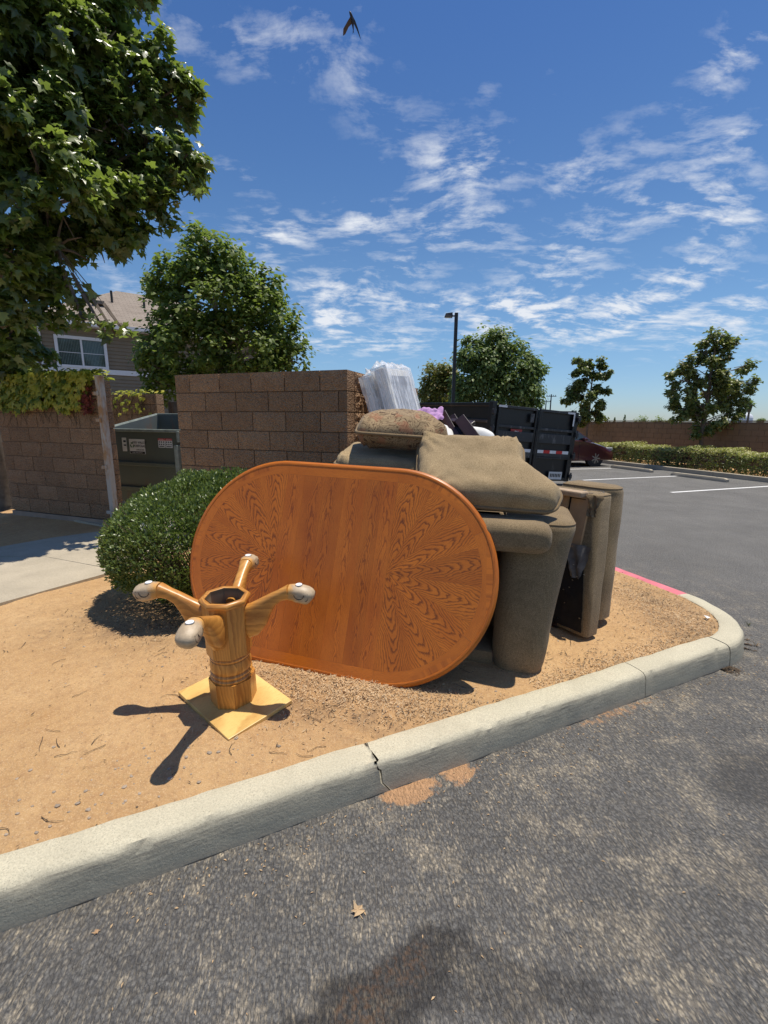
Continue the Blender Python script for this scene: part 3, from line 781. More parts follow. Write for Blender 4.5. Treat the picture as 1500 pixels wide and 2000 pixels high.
# rusty gate post at the end of the screen wall
pp = PLc+UE*.075-VE*.02
t = thing('gate_post', 'rusty white-painted square steel post beside the end of the vine-topped wall', 'post', (pp.x, pp.y, 0), (0, 0, math.atan2(UE.y, UE.x)))
MB().box((0, 0, 1.1), (.075, .075, 1.96), bev=.006).build('post_tube', M['post'], t)
MB().box((0, 0, 2.09), (.085, .085, .02), bev=.004).build('post_cap', M['post'], t)
for z in (1.88, 1.55, .95, .35):
    MB().box((-.045, -.03, z), (.07, .05, .045), bev=.006).tube([(-.0, -.045, z-.03), (0, -.045, z+.03)], .013).build('hinge', M['post'], t)

# ------------------------------------------------------------------ dumpster
def dumpster():
    L, Dp = 2.0, 1.08
    t = thing('dumpster', 'open green metal dumpster with white stickers standing between the block walls', 'dumpster', (-4.45, 7.16, .17), (0, 0, math.atan2(UE.y, UE.x)-.01))
    hf, hb = 1.23, 1.48; th = .02
    MB().box((L/2, 0, .10+(hf-.1)/2), (L, th, hf-.1)).build('front_panel', M['dump'], t)
    for z in (.33, .72):
        MB().box((L/2, -.03, z), (L-.02, .055, .06), bev=.01).build('rib', M['dump'], t)
    MB().box((L/2, Dp, .1+(hb-.1)/2), (L, th, hb-.1)).build('back_panel', M['dump_in'], t)
    for x in (0, L):
        MB().add([(x-th/2, th/2, .1), (x-th/2, Dp-th/2, .1), (x-th/2, Dp-th/2, hb), (x-th/2, th/2, hf), (x+th/2, th/2, .1), (x+th/2, Dp-th/2, .1), (x+th/2, Dp-th/2, hb), (x+th/2, th/2, hf)],
                 [(0, 1, 2, 3), (4, 7, 6, 5), (0, 4, 5, 1), (1, 5, 6, 2), (2, 6, 7, 3), (3, 7, 4, 0)]).build('side_panel', M['dump_in'], t)
    MB().box((L/2, Dp/2, .11), (L-.03, Dp-.03, .02)).build('floor_panel', M['dump_in'], t)
    MB().box((L/2, -.028, hf+.0), (L+.06, .06, .045), bev=.008).build('rim', M['dump_rim'], t)
    MB().box((L/2, Dp+.02, hb), (L+.06, .06, .045), bev=.008).build('rim', M['dump_rim'], t)
    for x in (-.02, L+.02):
        MB().tube([(x, 0, hf), (x, Dp, hb)], .026, 6).build('rim', M['dump_rim'], t)
    MB().box((1.535, -.06, .82), (.07, .09, .42), bev=.01).build('fork_pocket', M['dump_rim'], t)
    MB().box((1.56, -.05, 1.15), (.05, .05, .16), bev=.01).build('bracket', M['dump_rim'], t)
    MB().tube([(.9, Dp+.04, hb+.05), (1.9, Dp+.04, hb+.05)], .015).build('lid_hinge_rod', M['dump_rim'], t)
    for x in (.25, L-.25):
        for y in (.2, Dp-.2):
            MB().box((x, y, .06), (.08, .06, .12), bev=.01).build('caster', M['rubber'], t)
    # stickers
    def sticker(x, z, w, h, m=None, nm='sticker'):
        return MB().box((x, -.0125, z), (w, .004, h)).build(nm, m or M['sticker'], t)
    def text(s, size, x, z, m, par, ay='CENTER'):
        return lettering(s, size, m, par, (x, -.0165, z))
    s = sticker(.69, .985, .315, .225)
    text('MID VALLEY', .052, .745, 1.045, M['ink'], s); text('DISPOSAL', .052, .75, .992, M['ink'], s); text('(559) 237-9425', .026, .75, .935, M['ink'], s)
    MB().box((.69, -.0155, .893), (.30, .002, .036)).build('ink_band', M['ink'], s)
    text('Recycle  Reduce & Reuse', .02, .69, .893, M['sticker'], s).location.y = -.0175
    mb = MB()
    for k in range(3):      # three chasing arrows
        a0 = R(90+120*k)
        c = Vector((.59, 0, 1.005)); ri, ro = .024, .043; vs = []
        arc = [a0+R(a) for a in (-48, -30, -12, 6, 22)]
        for a in arc: vs.append((c.x+ro*math.cos(a), -.0158, c.z+ro*math.sin(a))); vs.append((c.x+ri*math.cos(a), -.0158, c.z+ri*math.sin(a)))
        mb.add(vs, [(2*i, 2*i+1, 2*i+3, 2*i+2) for i in range(4)])
        a = arc[-1]; tp = a+R(26)
        mb.add([(c.x+(ro+.012)*math.cos(a), -.0158, c.z+(ro+.012)*math.sin(a)), (c.x+(ri-.012)*math.cos(a), -.0158, c.z+(ri-.012)*math.sin(a)), (c.x+.034*math.cos(tp), -.0158, c.z+.034*math.sin(tp))], [(0, 1, 2)])
    mb.build('recycling_symbol', M['ink_green'], s)
    for x in (1.185, 1.325):
        s = sticker(x, 1.05, .128, .135, nm='warning_sticker')
        MB().box((x, -.0155, 1.103), (.128, .002, .03)).build('ink_band', M['ink_red'], s)
        mb = MB()
        for i in range(3):
            for j in range(2): mb.box((x-.04+.04*i, -.0155, 1.065-.035*j), (.02, .002, .02))
        mb.box((x, -.0155, 1.0), (.1, .002, .012)); mb.build('pictograms', M['ink'], s)
        text('CAUTION' if x < 1.2 else 'WARNING', .02, x, 1.103, M['sticker'], s).location.y = -.0175
    s = sticker(.43, 1.01, .09, .21)
    o = MB().box((.44, -.0155, 1.06), (.05, .002, .03)).box((.44, -.0155, 1.0), (.05, .002, .02)).build('pictograms', M['ink'], s); o['kind'] = 'stuff'
dumpster()

# ------------------------------------------------------------------ leaf clouds
def leaf_tmpl(kind):
    if kind == 'maple':   # five-lobed, toothed; slightly cupped
        o = [(0, 0), (.20, -.06), (.46, .05), (.30, .20), (.50, .48), (.24, .46), (.16, .62), (0, 1.0), (-.16, .62), (-.24, .46), (-.50, .48), (-.30, .20), (-.46, .05), (-.20, -.06)]
        v = [(0, .32, .03)]+[(x, y, -.16*abs(x)+(-.05 if i % 2 else .04)-.12*(y-.3)**2) for i, (x, y) in enumerate(o)]
        n = len(o); f = [(0, 1+i, 1+(i+1) % n) for i in range(n)]
    elif kind == 'maple_lo':
        o = [(0, 0), (.46, .02), (.34, .5), (0, 1.), (-.34, .5), (-.46, .02)]
        v = [(0, .35, .05)]+[(x, y, -.2*abs(x)) for x, y in o]; n = len(o); f = [(0, 1+i, 1+(i+1) % n) for i in range(n)]
    elif kind == 'oval':
        v = [(0, 0, 0), (.17, .3, .03), (.17, .68, .02), (0, 1, -.06), (-.17, .68, .02), (-.17, .3, .03), (0, .5, -.02)]
        f = [(0, 1, 6), (1, 2, 6), (2, 3, 6), (3, 4, 6), (4, 5, 6), (5, 0, 6)]
    else:  # quad folded
        v = [(0, 0, 0), (.26, .5, .05), (0, 1, -.05), (-.26, .5, .05)]; f = [(0, 1, 2), (0, 2, 3)]
    return np.array(v, float), np.array(f)
def quat_basis(nrm, spin):
    n = nrm/np.linalg.norm(nrm, axis=1, keepdims=True)
    a = np.where(np.abs(n[:, 2:3]) < .95, np.array([[0, 0, 1.]]), np.array([[1., 0, 0]]))
    u = np.cross(a, n); u /= np.linalg.norm(u, axis=1, keepdims=True); w = np.cross(n, u)
    c, s = np.cos(spin)[:, None], np.sin(spin)[:, None]
    x = u*c+w*s; y = -u*s+w*c
    return x, y, n
def leaf_mesh(name, pos, nrm, size, tone, kind, spin=None, tipdown=None):
    T, F = leaf_tmpl(kind); n = len(pos)
    if spin is None: spin = rng.uniform(0, 2*np.pi, n)
    x, y, z = quat_basis(nrm, spin)
    if tipdown is not None:   # leaf axis (y) hangs towards the given direction
        yd = tipdown-z*np.sum(tipdown*z, axis=1, keepdims=True); L = np.linalg.norm(yd, axis=1, keepdims=True); ok = L[:, 0] > .15
        y = np.where(ok[:, None], yd/np.maximum(L, 1e-6), y); x = np.cross(y, z)
    S = size[:, None, None]
    fl = rng.uniform(.4, 1.7, (n, 1, 1))
    V = pos[:, None, :]+S*(x[:, None, :]*T[None, :, 0:1]+y[:, None, :]*(T[None, :, 1:2]-.3)+z[:, None, :]*T[None, :, 2:3]*fl)
    V = V.reshape(-1, 3); k = len(T)
    FF = (F[None]+(np.arange(n)*k)[:, None, None]).reshape(-1, F.shape[1])
    me = bpy.data.meshes.new(name); me.vertices.add(len(V)); me.vertices.foreach_set('co', V.astype(np.float32).ravel())
    me.loops.add(FF.size); me.loops.foreach_set('vertex_index', FF.astype(np.int32).ravel())
    me.polygons.add(len(FF)); me.polygons.foreach_set('loop_start', np.arange(0, FF.size, F.shape[1], dtype=np.int32)); me.polygons.foreach_set('loop_total', np.full(len(FF), F.shape[1], dtype=np.int32))
    me.update(calc_edges=True)
    at = me.attributes.new('tone', 'FLOAT', 'POINT'); at.data.foreach_set('value', np.repeat(tone, k).astype(np.float32))
    return me
def unit(n):
    v = rng.normal(size=(n, 3)); return v/np.linalg.norm(v, axis=1, keepdims=True)
def crown_points(lobes, n, clump=.22, nsub=26, core=.45, squash=1.):
    """points in twig-end clumps over each lobe (cx,cy,cz,r)"""
    vol = np.array([l[3]**2.2 for l in lobes]); cnt = np.maximum(10, (n*vol/vol.sum()).astype(int))
    P, O = [], []
    for (cx, cy, cz, r), c in zip(lobes, cnt):
        k = max(4, int(nsub*(r/.8)**1.5))
        d = unit(k); rad = r*(core+(1-core)*rng.uniform(0, 1, k)**.5)
        cen = d*rad[:, None]*np.array([1, 1, squash])
        idx = rng.integers(0, k, c)
        g = rng.normal(size=(c, 3))*clump*(.6+.4*r)
        p = cen[idx]+g
        P.append(p+np.array([cx, cy, cz])); O.append(d[idx]*.8+g/(clump+.01)*.35)
    return np.concatenate(P), np.concatenate(O)
def tree(name, label, base, trunk_top, lobes, n, size, kind, lm, bark, trunk_r, clump=.22, nsub=26, core=.45, group=None, nbig=0, up=.8, limb=None, tonebias=0., hang=.5):
    t = thing(name, label, 'tree', base, group=group)
    L = [(l[0]-base[0], l[1]-base[1], l[2]-base[2], l[3]) for l in lobes]
    tt = Vector(trunk_top)-Vector(base)
    k = 7; pts = [Vector((tt.x*i/k+.03*math.sin(i*2.1), tt.y*i/k+.03*math.cos(i*1.7), tt.z*i/k)) for i in range(k+1)]
    mb = MB().tube([Vector((0, 0, -.3))]+pts, [trunk_r*1.25]+[trunk_r*(1-.55*i/k) for i in range(k+1)], 10)
    mb.build('trunk', bark, t, sm=60)
    br = MB()
    for (x, y, z, r) in L:
        c = Vector((x, y, z))
        zz = min(max(z-r*1.2, tt.z*.35), tt.z*.95); f = zz/tt.z; s = Vector((tt.x*f, tt.y*f, zz))
        if r < .2 and trunk_r > .12:      # small hanging sprays grow from the next bigger limb, not from the trunk
            bigs = sorted((q for q in L if q[3] > max(r*1.3, .2)), key=lambda q: (Vector(q[:3])-c).length-.3*q[2]); s = Vector(bigs[0][:3])
        mid = s.lerp(c, .5)+Vector((rnd.uniform(-.1, .1), rnd.uniform(-.1, .1), rnd.uniform(0, .2)))*r
        kk = min(1, r/.5) if r > .2 else .10; br.tube([s, mid, c], [trunk_r*.40*kk, trunk_r*.26*kk, trunk_r*.14*kk], 6)
        for _ in range(6 if r > .2 else 2):
            d = Vector(unit(1)[0])*r*.85; br.tube([mid.lerp(c, rnd.random()), c+d*.5+Vector((0, 0, .05*r)), c+d], [trunk_r*.15, trunk_r*.09, .004], 4)
    br.build('branches', bark, t, sm=60)
    p, o = crown_points(L, n, clump, nsub, core)
    m = len(p)
    nr = o*.5+unit(m)*.75+np.array([0, 0, up])
    sz = size*rng.uniform(.6, 1.15, m)
    tone = np.clip(rng.normal(.45+tonebias, .22, m)+.10*np.clip(o[:, 2], -1, 1), 0, 1)
    tip = np.array([0, 0, -1.])*hang+o*.5+unit(m)*.35
    if nbig:
        camp = np.array([0-base[0], 0-base[1], CAM_H-base[2]]); d = np.linalg.norm(p-camp, axis=1)
        # only leaves that lie in front of the rest (towards the camera) and inside the frame
        ww = p+np.array(base)
        vc = ww-np.array([0, 0, CAM_H]); th = math.atan(176/870)
        dep = vc[:, 1]*math.cos(th)-vc[:, 2]*math.sin(th); up_ = vc[:, 1]*math.sin(th)+vc[:, 2]*math.cos(th)
        inside = (dep > .5) & (np.abs(vc[:, 0]/dep*870) < 740) & (np.abs(up_/dep*870) < 990)
        order = np.argsort(d/sz+np.where(inside, 0, 1e5))[:nbig]
        mask = np.ones(m, bool); mask[order] = False
        T, F = leaf_tmpl(kind)
        variants = []
        for q in range(4):
            me = leaf_mesh('leaf', np.zeros((1, 3)), np.array([[0, 0, 1.]]), np.array([1.]), np.array([(.25, .45, .65, .9)[q]]), kind, np.zeros(1)); me.materials.append(lm); variants.append(me)
        for i in order:
            o_ = bpy.data.objects.new('leaf', variants[int(min(3, max(0, tone[i]*4)))]); COL.objects.link(o_); o_.parent = t
            z = Vector(nr[i]).normalized(); y = Vector(tip[i]); y = (y-z*y.dot(z)).normalized(); x = y.cross(z)
            Mx = Matrix((x, y, z)).transposed().to_4x4(); o_.matrix_local = Matrix.Translation(Vector(p[i])) @ Mx @ Matrix.Scale(sz[i], 4)
        p, nr, sz, tone, tip = p[mask], nr[mask], sz[mask], tone[mask], tip[mask]
    me = leaf_mesh('crown', p, nr, sz, tone, kind, None, tip)
    c = link('crown', me, lm, t); c['kind'] = 'stuff'
    return t

def at(u, v, Y):
    """the place where the sight line through a pixel of the photograph reaches depth Y (used to read off positions)"""
    d = cam_dir(u, v); q = d*(Y/d.y); return Vector((q.x, q.y, q.z+CAM_H))
def LB(u, v, Y, rp):
    p = at(u, v, Y); return (p.x, p.y, p.z, rp*Y/870*1.0)
big = [LB(60, 60, 5.2, 95), LB(140, 110, 5.6, 85), LB(195, 30, 5.8, 48), LB(205, 90, 5.6, 34), LB(190, 150, 5.5, 36), LB(40, 230, 5.0, 100), LB(140, 250, 5.3, 80), LB(220, 235, 5.6, 42),
       LB(305, 130, 6.0, 42), LB(345, 190, 6.2, 38), LB(290, 205, 5.9, 36), LB(352, 235, 6.2, 28), LB(240, 310, 5.8, 66), LB(300, 290, 5.9, 42), LB(350, 325, 6.0, 44), LB(375, 310, 6.0, 22), LB(305, 375, 5.9, 48),
       LB(90, 370, 5.0, 95), LB(200, 395, 5.5, 66), LB(252, 445, 5.7, 34), LB(240, 490, 5.7, 26), LB(190, 470, 5.6, 42), LB(110, 480, 5.2, 62), LB(20, 500, 5.0, 70),
       LB(50, 590, 5.2, 48), LB(105, 575, 5.3, 30), LB(20, 660, 5.6, 40), LB(70, 690, 5.9, 22), LB(165, 580, 5.1, 18), LB(-60, 300, 5.0, 110), LB(-90, 80, 5.4, 130),
       LB(-80, 520, 5.5, 100), LB(160, 625, 5.0, 13), LB(195, 640, 5.0, 13), LB(225, 650, 5.0, 12), LB(250, 652, 5.0, 9), LB(130, 560, 5.2, 14), LB(60, -90, 5.5, 110), LB(180, -60, 6., 80), LB(-40, 650, 6.3, 80), LB(40, 730, 6.5, 26)]
tree('sycamore_tree', 'big dark sycamore with lobed leaves hanging over the shaded block wall at left', (-6.6, 7.6, .1), (-6.0, 6.9, 4.6), big, 24000, .128, 'maple', M['leaf_syc'], M['bark'], .15, .085, 44, .35, nbig=290, hang=.7)
Y2 = 12.5
t2 = [LB(400, 480, Y2, 34), LB(445, 520, Y2, 50), LB(380, 530, Y2, 52), LB(330, 540, Y2, 36), LB(300, 560, Y2, 30), LB(505, 555, Y2, 42), LB(435, 590, Y2, 80), LB(330, 610, Y2, 52), LB(525, 620, Y2, 52),
      LB(555, 660, Y2, 42), LB(380, 680, Y2, 80), LB(480, 690, Y2, 80), LB(320, 700, Y2, 46), LB(565, 705, Y2, 34), LB(300, 745, Y2, 28), LB(340, 760, Y2, 40), LB(430, 750, Y2, 60), LB(540, 740, Y2, 45), LB(285, 715, Y2, 20)]
tree('sycamore_tree', 'full mid-green sycamore standing behind the block wall beside the taupe house', (-4.5, Y2, .1), (-4.45, Y2, 5.2), t2, 22000, .125, 'maple_lo', M['leaf_syc2'], M['bark_syc'], .12, .13, 36, .3)
Y3 = 30
tree('ash_tree', 'broad light green ash tree behind the black trailer and right of the lamp post', (7.6, Y3, 0), (7.7, Y3, 6), [LB(u, v, Y3, r) for u, v, r in
     [(965, 672, 28), (925, 690, 30), (1000, 690, 26), (905, 700, 16), (950, 725, 42), (1000, 730, 42), (1035, 722, 22), (1052, 722, 14), (920, 750, 34), (975, 765, 44), (1025, 765, 32), (910, 665, 9), (985, 655, 12), (1035, 700, 12), (900, 780, 25), (1040, 780, 18)]],
     15000, .32, 'quad', M['leaf_ash'], M['bark'], .2, .20, 18, .3, hang=.3)
tree('turning_tree', 'smaller yellow-brown tinged tree behind the mattress and left of the lamp post', (3.9, 33, 0), (3.9, 33, 5), [LB(u, v, 33, r) for u, v, r in
     [(850, 725, 24), (875, 735, 26), (840, 750, 22), (865, 765, 32), (895, 760, 26), (835, 780, 20), (885, 785, 22)]],
     7000, .30, 'quad', M['leaf_gold'], M['bark'], .15, .2, 12, .3, hang=.3)
LD = Vector((-.3, .954, 0)).normalized(); LN = Vector((.954, .3, 0)).normalized()      # parking-lot grid: LD away, LN right
def lot(t_, off=0.): return Vector((10.25, 13.8, 0))+LD*t_+LN*off
tp = lot(7.6, 1.75)
tree('pear_tree', 'slim green ornamental pear tree behind the maroon car, against the tan wall', tuple(tp), (tp.x, tp.y, 4.2), [LB(u, v, tp.y, r) for u, v, r in
     [(1128, 705, 9), (1150, 705, 7), (1172, 708, 8), (1135, 725, 20), (1165, 725, 16), (1183, 730, 11), (1120, 745, 16), (1145, 755, 28), (1175, 755, 16), (1105, 780, 12), (1135, 790, 26), (1165, 785, 20), (1145, 815, 20), (1125, 815, 13), (1165, 812, 14), (1178, 815, 8), (1115, 700+65, 10)]],
     11000, .13, 'maple_lo', M['leaf_pear'], M['bark'], .055, .09, 12, .2, group='ornamental pears along the tan wall', tonebias=-.08)
tp = lot(1.9, 1.7)
tree('pear_tree', 'wider bronze-green ornamental pear tree with dark trunk behind the far hedge', tuple(tp), (tp.x, tp.y, 4.4), [LB(u, v, tp.y, r) for u, v, r in
     [(1385, 655, 12), (1412, 655, 11), (1428, 662, 10), (1380, 685, 22), (1415, 690, 22), (1400, 720, 34), (1340, 715, 17), (1325, 740, 22), (1355, 745, 26), (1450, 720, 13), (1465, 715, 8), (1440, 745, 24), (1470, 745, 11), (1385, 765, 44), (1425, 775, 30), (1340, 775, 24), (1460, 770, 16), (1320, 795, 16), (1315, 760, 12), (1355, 808, 28), (1400, 815, 30), (1370, 838, 16), (1438, 800, 18), (1325, 812, 12), (1372, 790, 20)]],
     12500, .115, 'maple_lo', M['leaf_pear'], M['bark'], .075, .10, 14, .2, group='ornamental pears along the tan wall', tonebias=.08)

# ------------------------------------------------------------------ far wall, hedge, lot furniture
def farwall():
    P0 = lot(-14, 2.6); L = 42.; ang = math.atan2(LD.y, LD.x)
    t = thing('boundary_wall', 'long low tan block wall in shade beyond the far hedge and parked car', 'wall', (P0.x, P0.y, 0), (0, 0, ang))
    mb = MB()
    for r in range(8):
        x = -(r % 2)*.2
        while x < L:
            mb.box((x+.2, rnd.uniform(-.002, .002), .1+r*.2), (.388, .19, .188)); x += .4
    o = mb.build('blocks', M['tanwall'], t); o['kind'] = 'stuff'
    MB().box((L/2, 0, .83), (L, .168, 1.66)).build('mortar_core', M['mortar'], t)
    MB().box((L/2, 0, 1.695), (L, .20, .04)).build('coping', M['tanwall'], t)
    P1 = P0+LD*L
    # return of the wall at its far end
    t = thing('boundary_wall', 'far end return of the tan block wall behind the trees', 'wall', (P1.x-20, P1.y+3.5, 0), (0, 0, -.1))
    MB().box((10, 0, .85), (20, .2, 1.7)).build('wall_body', M['tanwall'], t)
    MB().box((10, 0, 1.725), (20, .20, .04)).build('coping', M['tanwall'], t)
farwall()
def hedge():
    t = thing('hedge', 'long clipped low hedge with pale yellow-green tips along the far kerb', 'hedge', tuple(lot(0, .0)))
    base = np.array(lot(0, 0)); ld = np.array(LD); ln = np.array(LN)
    n = 26000
    s = rng.uniform(-9, 5.6, n); a = rng.uniform(0, 1, n)
    # cross-section: rounded box .35..1.35 off the kerb, .78 tall
    w, h = 1.05, .74
    per = rng.uniform(0, 1, n); off = np.empty(n); z = np.empty(n); nz = np.zeros((n, 3))
    f = per < .42; off[f] = .35+rng.uniform(-.03, .07, f.sum()); z[f] = rng.uniform(.03, h, f.sum()); nz[f] = -ln
    g = ~f; off[g] = .35+rng.uniform(0, w, g.sum()); z[g] = h+rng.uniform(-.07, .05, g.sum()); nz[g] = [0, 0, 1]
    wob = np.array([.05*math.sin(q*1.9)+.04*math.sin(q*4.7+1)+.03*math.sin(q*11.3) for q in s])
    z += wob*(z > .4); off += wob*.8
    P = ld*s[:, None]+ln*off[:, None]; P[:, 2] = z
    nr = nz*.7+unit(n)*.8+np.array([0, 0, .3])
    tone = np.clip(rng.normal(.28, .15, n)+(z > h-.12)*rng.uniform(.2, .8, n), 0, 1)
    me = leaf_mesh('foliage', P, nr, rng.uniform(.045, .085, n), tone, 'quad')
    o = link('foliage', me, M['leaf_hedge'], t); o['kind'] = 'stuff'
    mb = MB()
    for i in range(90):
        ss = -9+i*.16; b = LD*ss+LN*(.35+rnd.uniform(.15, .9)); mb.tube([b, b+Vector((rnd.uniform(-.1, .1), rnd.uniform(-.1, .1), .35)), b+Vector((rnd.uniform(-.2, .2), rnd.uniform(-.2, .2), .66))], [.016, .01, .004], 5)
    mb.build('stems', M['twig'], t)
    # dense twiggy inside
    mb = MB()
    for i in range(2600):
        b = LD*rnd.uniform(-9, 5.6)+LN*(.42+rnd.uniform(0, .85))+Vector((0, 0, rnd.uniform(.1, .66))); d = Vector(unit(1)[0])*.12
        mb.add([b-d, b+d, b+d*.2+Vector((.03, 0, .06))], [(0, 1, 2)])
    o = mb.build('inner_twigs', M['twig'], t); o['kind'] = 'stuff'
hedge()
def far_kerb():
    k = tag(empty('far_kerb'), 'concrete kerb in front of the far hedge', kind='structure')
    P0 = lot(-12, 0)
    for i in range(9):
        a = P0+LD*(3*i+.004); b = P0+LD*(3*i+2.996)
        MB().box(tuple((a+b)/2+Vector((0, 0, .06))), (2.99, .15, .15), Matrix.Rotation(math.atan2(LD.y, LD.x), 3, 'Z'), .012).build('kerb_segment', M['walk'], k)
    # planting soil behind it
    c = [lot(-12, .08), lot(15, .08), lot(15, 2.5), lot(-12, 2.5)]
    MB().prism([(p.x, p.y) for p in c], .02, .11).build('planting_bed', M['dirt'], k)
far_kerb()
def wheel_stop(c, label):
    t = thing('wheel_stop', label, 'wheel stop', (c[0], c[1], 0), (0, 0, math.atan2(LD.y, LD.x)), 'concrete wheel stops in the far bays')
    L = 1.7; prof = [(-.075, 0), (-.075, .05), (-.05, .105), (.05, .105), (.075, .05), (.075, 0)]
    rings = [[(x, y, z) for y, z in prof] for x in (-L/2, L/2)]
    rings = [[(-L/2-.0, y, z) for y, z in prof], [(-L/2+.08, y, z*1.) for y, z in prof], [(L/2-.08, y, z) for y, z in prof], [(L/2, y, z) for y, z in prof]]
    for j, (y, z) in enumerate(prof):
        rings[0][j] = (-L/2, y*.9, z*.72); rings[3][j] = (L/2, y*.9, z*.72)
    MB().loft(rings).build('concrete_bar', M['walk'], t, sm=30)
    for x in (-.55, .55): MB().tube([(x, 0, .10), (x, 0, .112)], .02, 8).build('anchor_pin', M['steel'], t)
wheel_stop((9.26, 13.1), 'pale concrete wheel stop nearest the camera, ahead of the nearer parking lines')
wheel_stop((8.55, 15.45), 'pale concrete wheel stop farther off, in the bay beside the maroon car')
marks = tag(empty('parking_lines'), 'white painted parking bay lines on the asphalt', kind='structure')
for (a, b) in [((6.71, 10.31), (12., 12.27)), ((5.6, 12.47), (9.0, 13.69)), ((5.2, 15.15), (8.12, 15.95)), ((4.0, 17.7), (7.6, 18.9)), ((7.6, 7.8), (11.6, 9.2))]:
    a = Vector((*a, .004)); b = Vector((*b, .004)); n = Vector((-(b-a).y, (b-a).x, 0)).normalized()*.05
    MB().quad(a-n, b-n, b+n, a+n).build('painted_line', M['white_paint'], marks)

# ------------------------------------------------------------------ parked car
def car():
    # x forward, origin at ground under the front wheel on the near side
    ang = math.atan2(.3, .954)
    t = thing('parked_car', 'dark maroon compact car parked nose towards the hedge, half hidden by the trailer', 'car', (7.80, 16.52, 0), (0, 0, ang))
    W_ = 1.72; fr = .86; rear = -3.35
    # side profile (x, z)
    belt = [(rear, .55), (rear+.05, .95), (rear+.6, 1.02), (-2.2, 1.0), (-1.2, .98), (-.62, .96), (-.1, .88), (.4, .74), (.74, .6), (.86, .44), (.84, .22), (rear+.1, .22)]
    def section(y, s, inz=0.):
        return [(x*1.0, y, z) for x, z in belt]
    rings = []
    for y, k in ((0, .94), (.05, .985), (.16, 1.0), (W_-.16, 1.), (W_-.05, .985), (W_, .94)):
        cx, cz = -1.25, .55
        rings.append([(cx+(x-cx)*k, y, cz+(z-cz)*k) for x, z in belt])
    body = MB().loft(rings).build('body', M['car'], t, sm=35)
    gh = [(-2.95, .99), (-2.6, 1.28), (-1.9, 1.46), (-1.2, 1.45), (-.75, 1.30), (-.15, .93), (-.2, .88), (-2.9, .9)]
    rings = []
    for y, k in ((.10, 1.), (.24, .985), (W_-.24, .985), (W_-.10, 1.)):
        rings.append([(x, y+(.10 if y < 1 else -.10)*max(0, (z-.95))*1.2, z if (.2 < y < 1.6) else z-.02*(z > 1.2)) for x, z in gh])
    MB().loft(rings).build('roof', M['car'], t, sm=35)
    # side glass and pillars, proud of the greenhouse
    for s, y in ((-1, .10), (1, W_-.10)):
        def gy_(z): return y+(.12*(z-.95) if s < 0 else -.12*(z-.95))-(-.006*s if False else 0)+s*.006
        for poly in ([(-.98, .99), (-.92, 1.33), (-1.75, 1.40), (-1.8, .99)], [(-1.86, .99), (-1.81, 1.40), (-2.45, 1.28), (-2.6, .99)], [(-.93, .99), (-.88, 1.30), (-.42, 1.03), (-.40, .98)]):
            MB().add([(x, gy_(z), z) for x, z in poly], [tuple(range(len(poly)))]).build('side_window', M['carglass'], t)
        MB().box((-.55, .02 if s < 0 else W_-.02, 1.0), (.14, .16, .11), bev=.03).build('mirror', M['car'], t)
        MB().box((-1.35, .004 if s < 0 else W_-.004, .83), (.18, .03, .03), bev=.008).build('door_handle', M['car'], t)
        for xs in (-.78, -1.83): MB().box((xs, -.0 if s < 0 else W_, .6), (.012, .012, .66)).build('door_seam', M['rubber'], t)
        MB().box((.64, .10 if s < 0 else W_-.10, .64), (.3, .12, .13), bev=.04).build('headlight', M['lens'], t)
    MB().add([(-.13, .22, .95), (-.13, W_-.22, .95), (-.71, W_-.27, 1.315), (-.71, .27, 1.315)], [(0, 1, 2, 3)]).build('windscreen', M['carglass'], t)
    for x in (0, -2.6):
        for s, y in ((-1, .02), (1, W_-.02)):
            w = MB().tube([(x, y-.01*s*-1-(.0), .0+.31), (x, y-.2*s, .31)], .31, 28).build('wheel', M['rubber'], t)
            MB().tube([(x, y+.012*s, .31), (x, y-.03*s, .31)], .2, 20).build('rim', M['rim'], w)
            mb = MB()
            for k in range(7):
                a = k*2*math.pi/7; mb.box((x+.1*math.cos(a), y+.02*s, .31+.1*math.sin(a)), (.17, .02, .035), Matrix.Rotation(-a, 3, 'Y'))
            mb.build('spokes', M['steel'], w)
            # dark wheel arch
            MB().tube([(x, y-.0*s+.001*s, .33), (x, y-.1*s, .33)], .365, 28).build('wheel_arch', M['rubber'], t)
car()

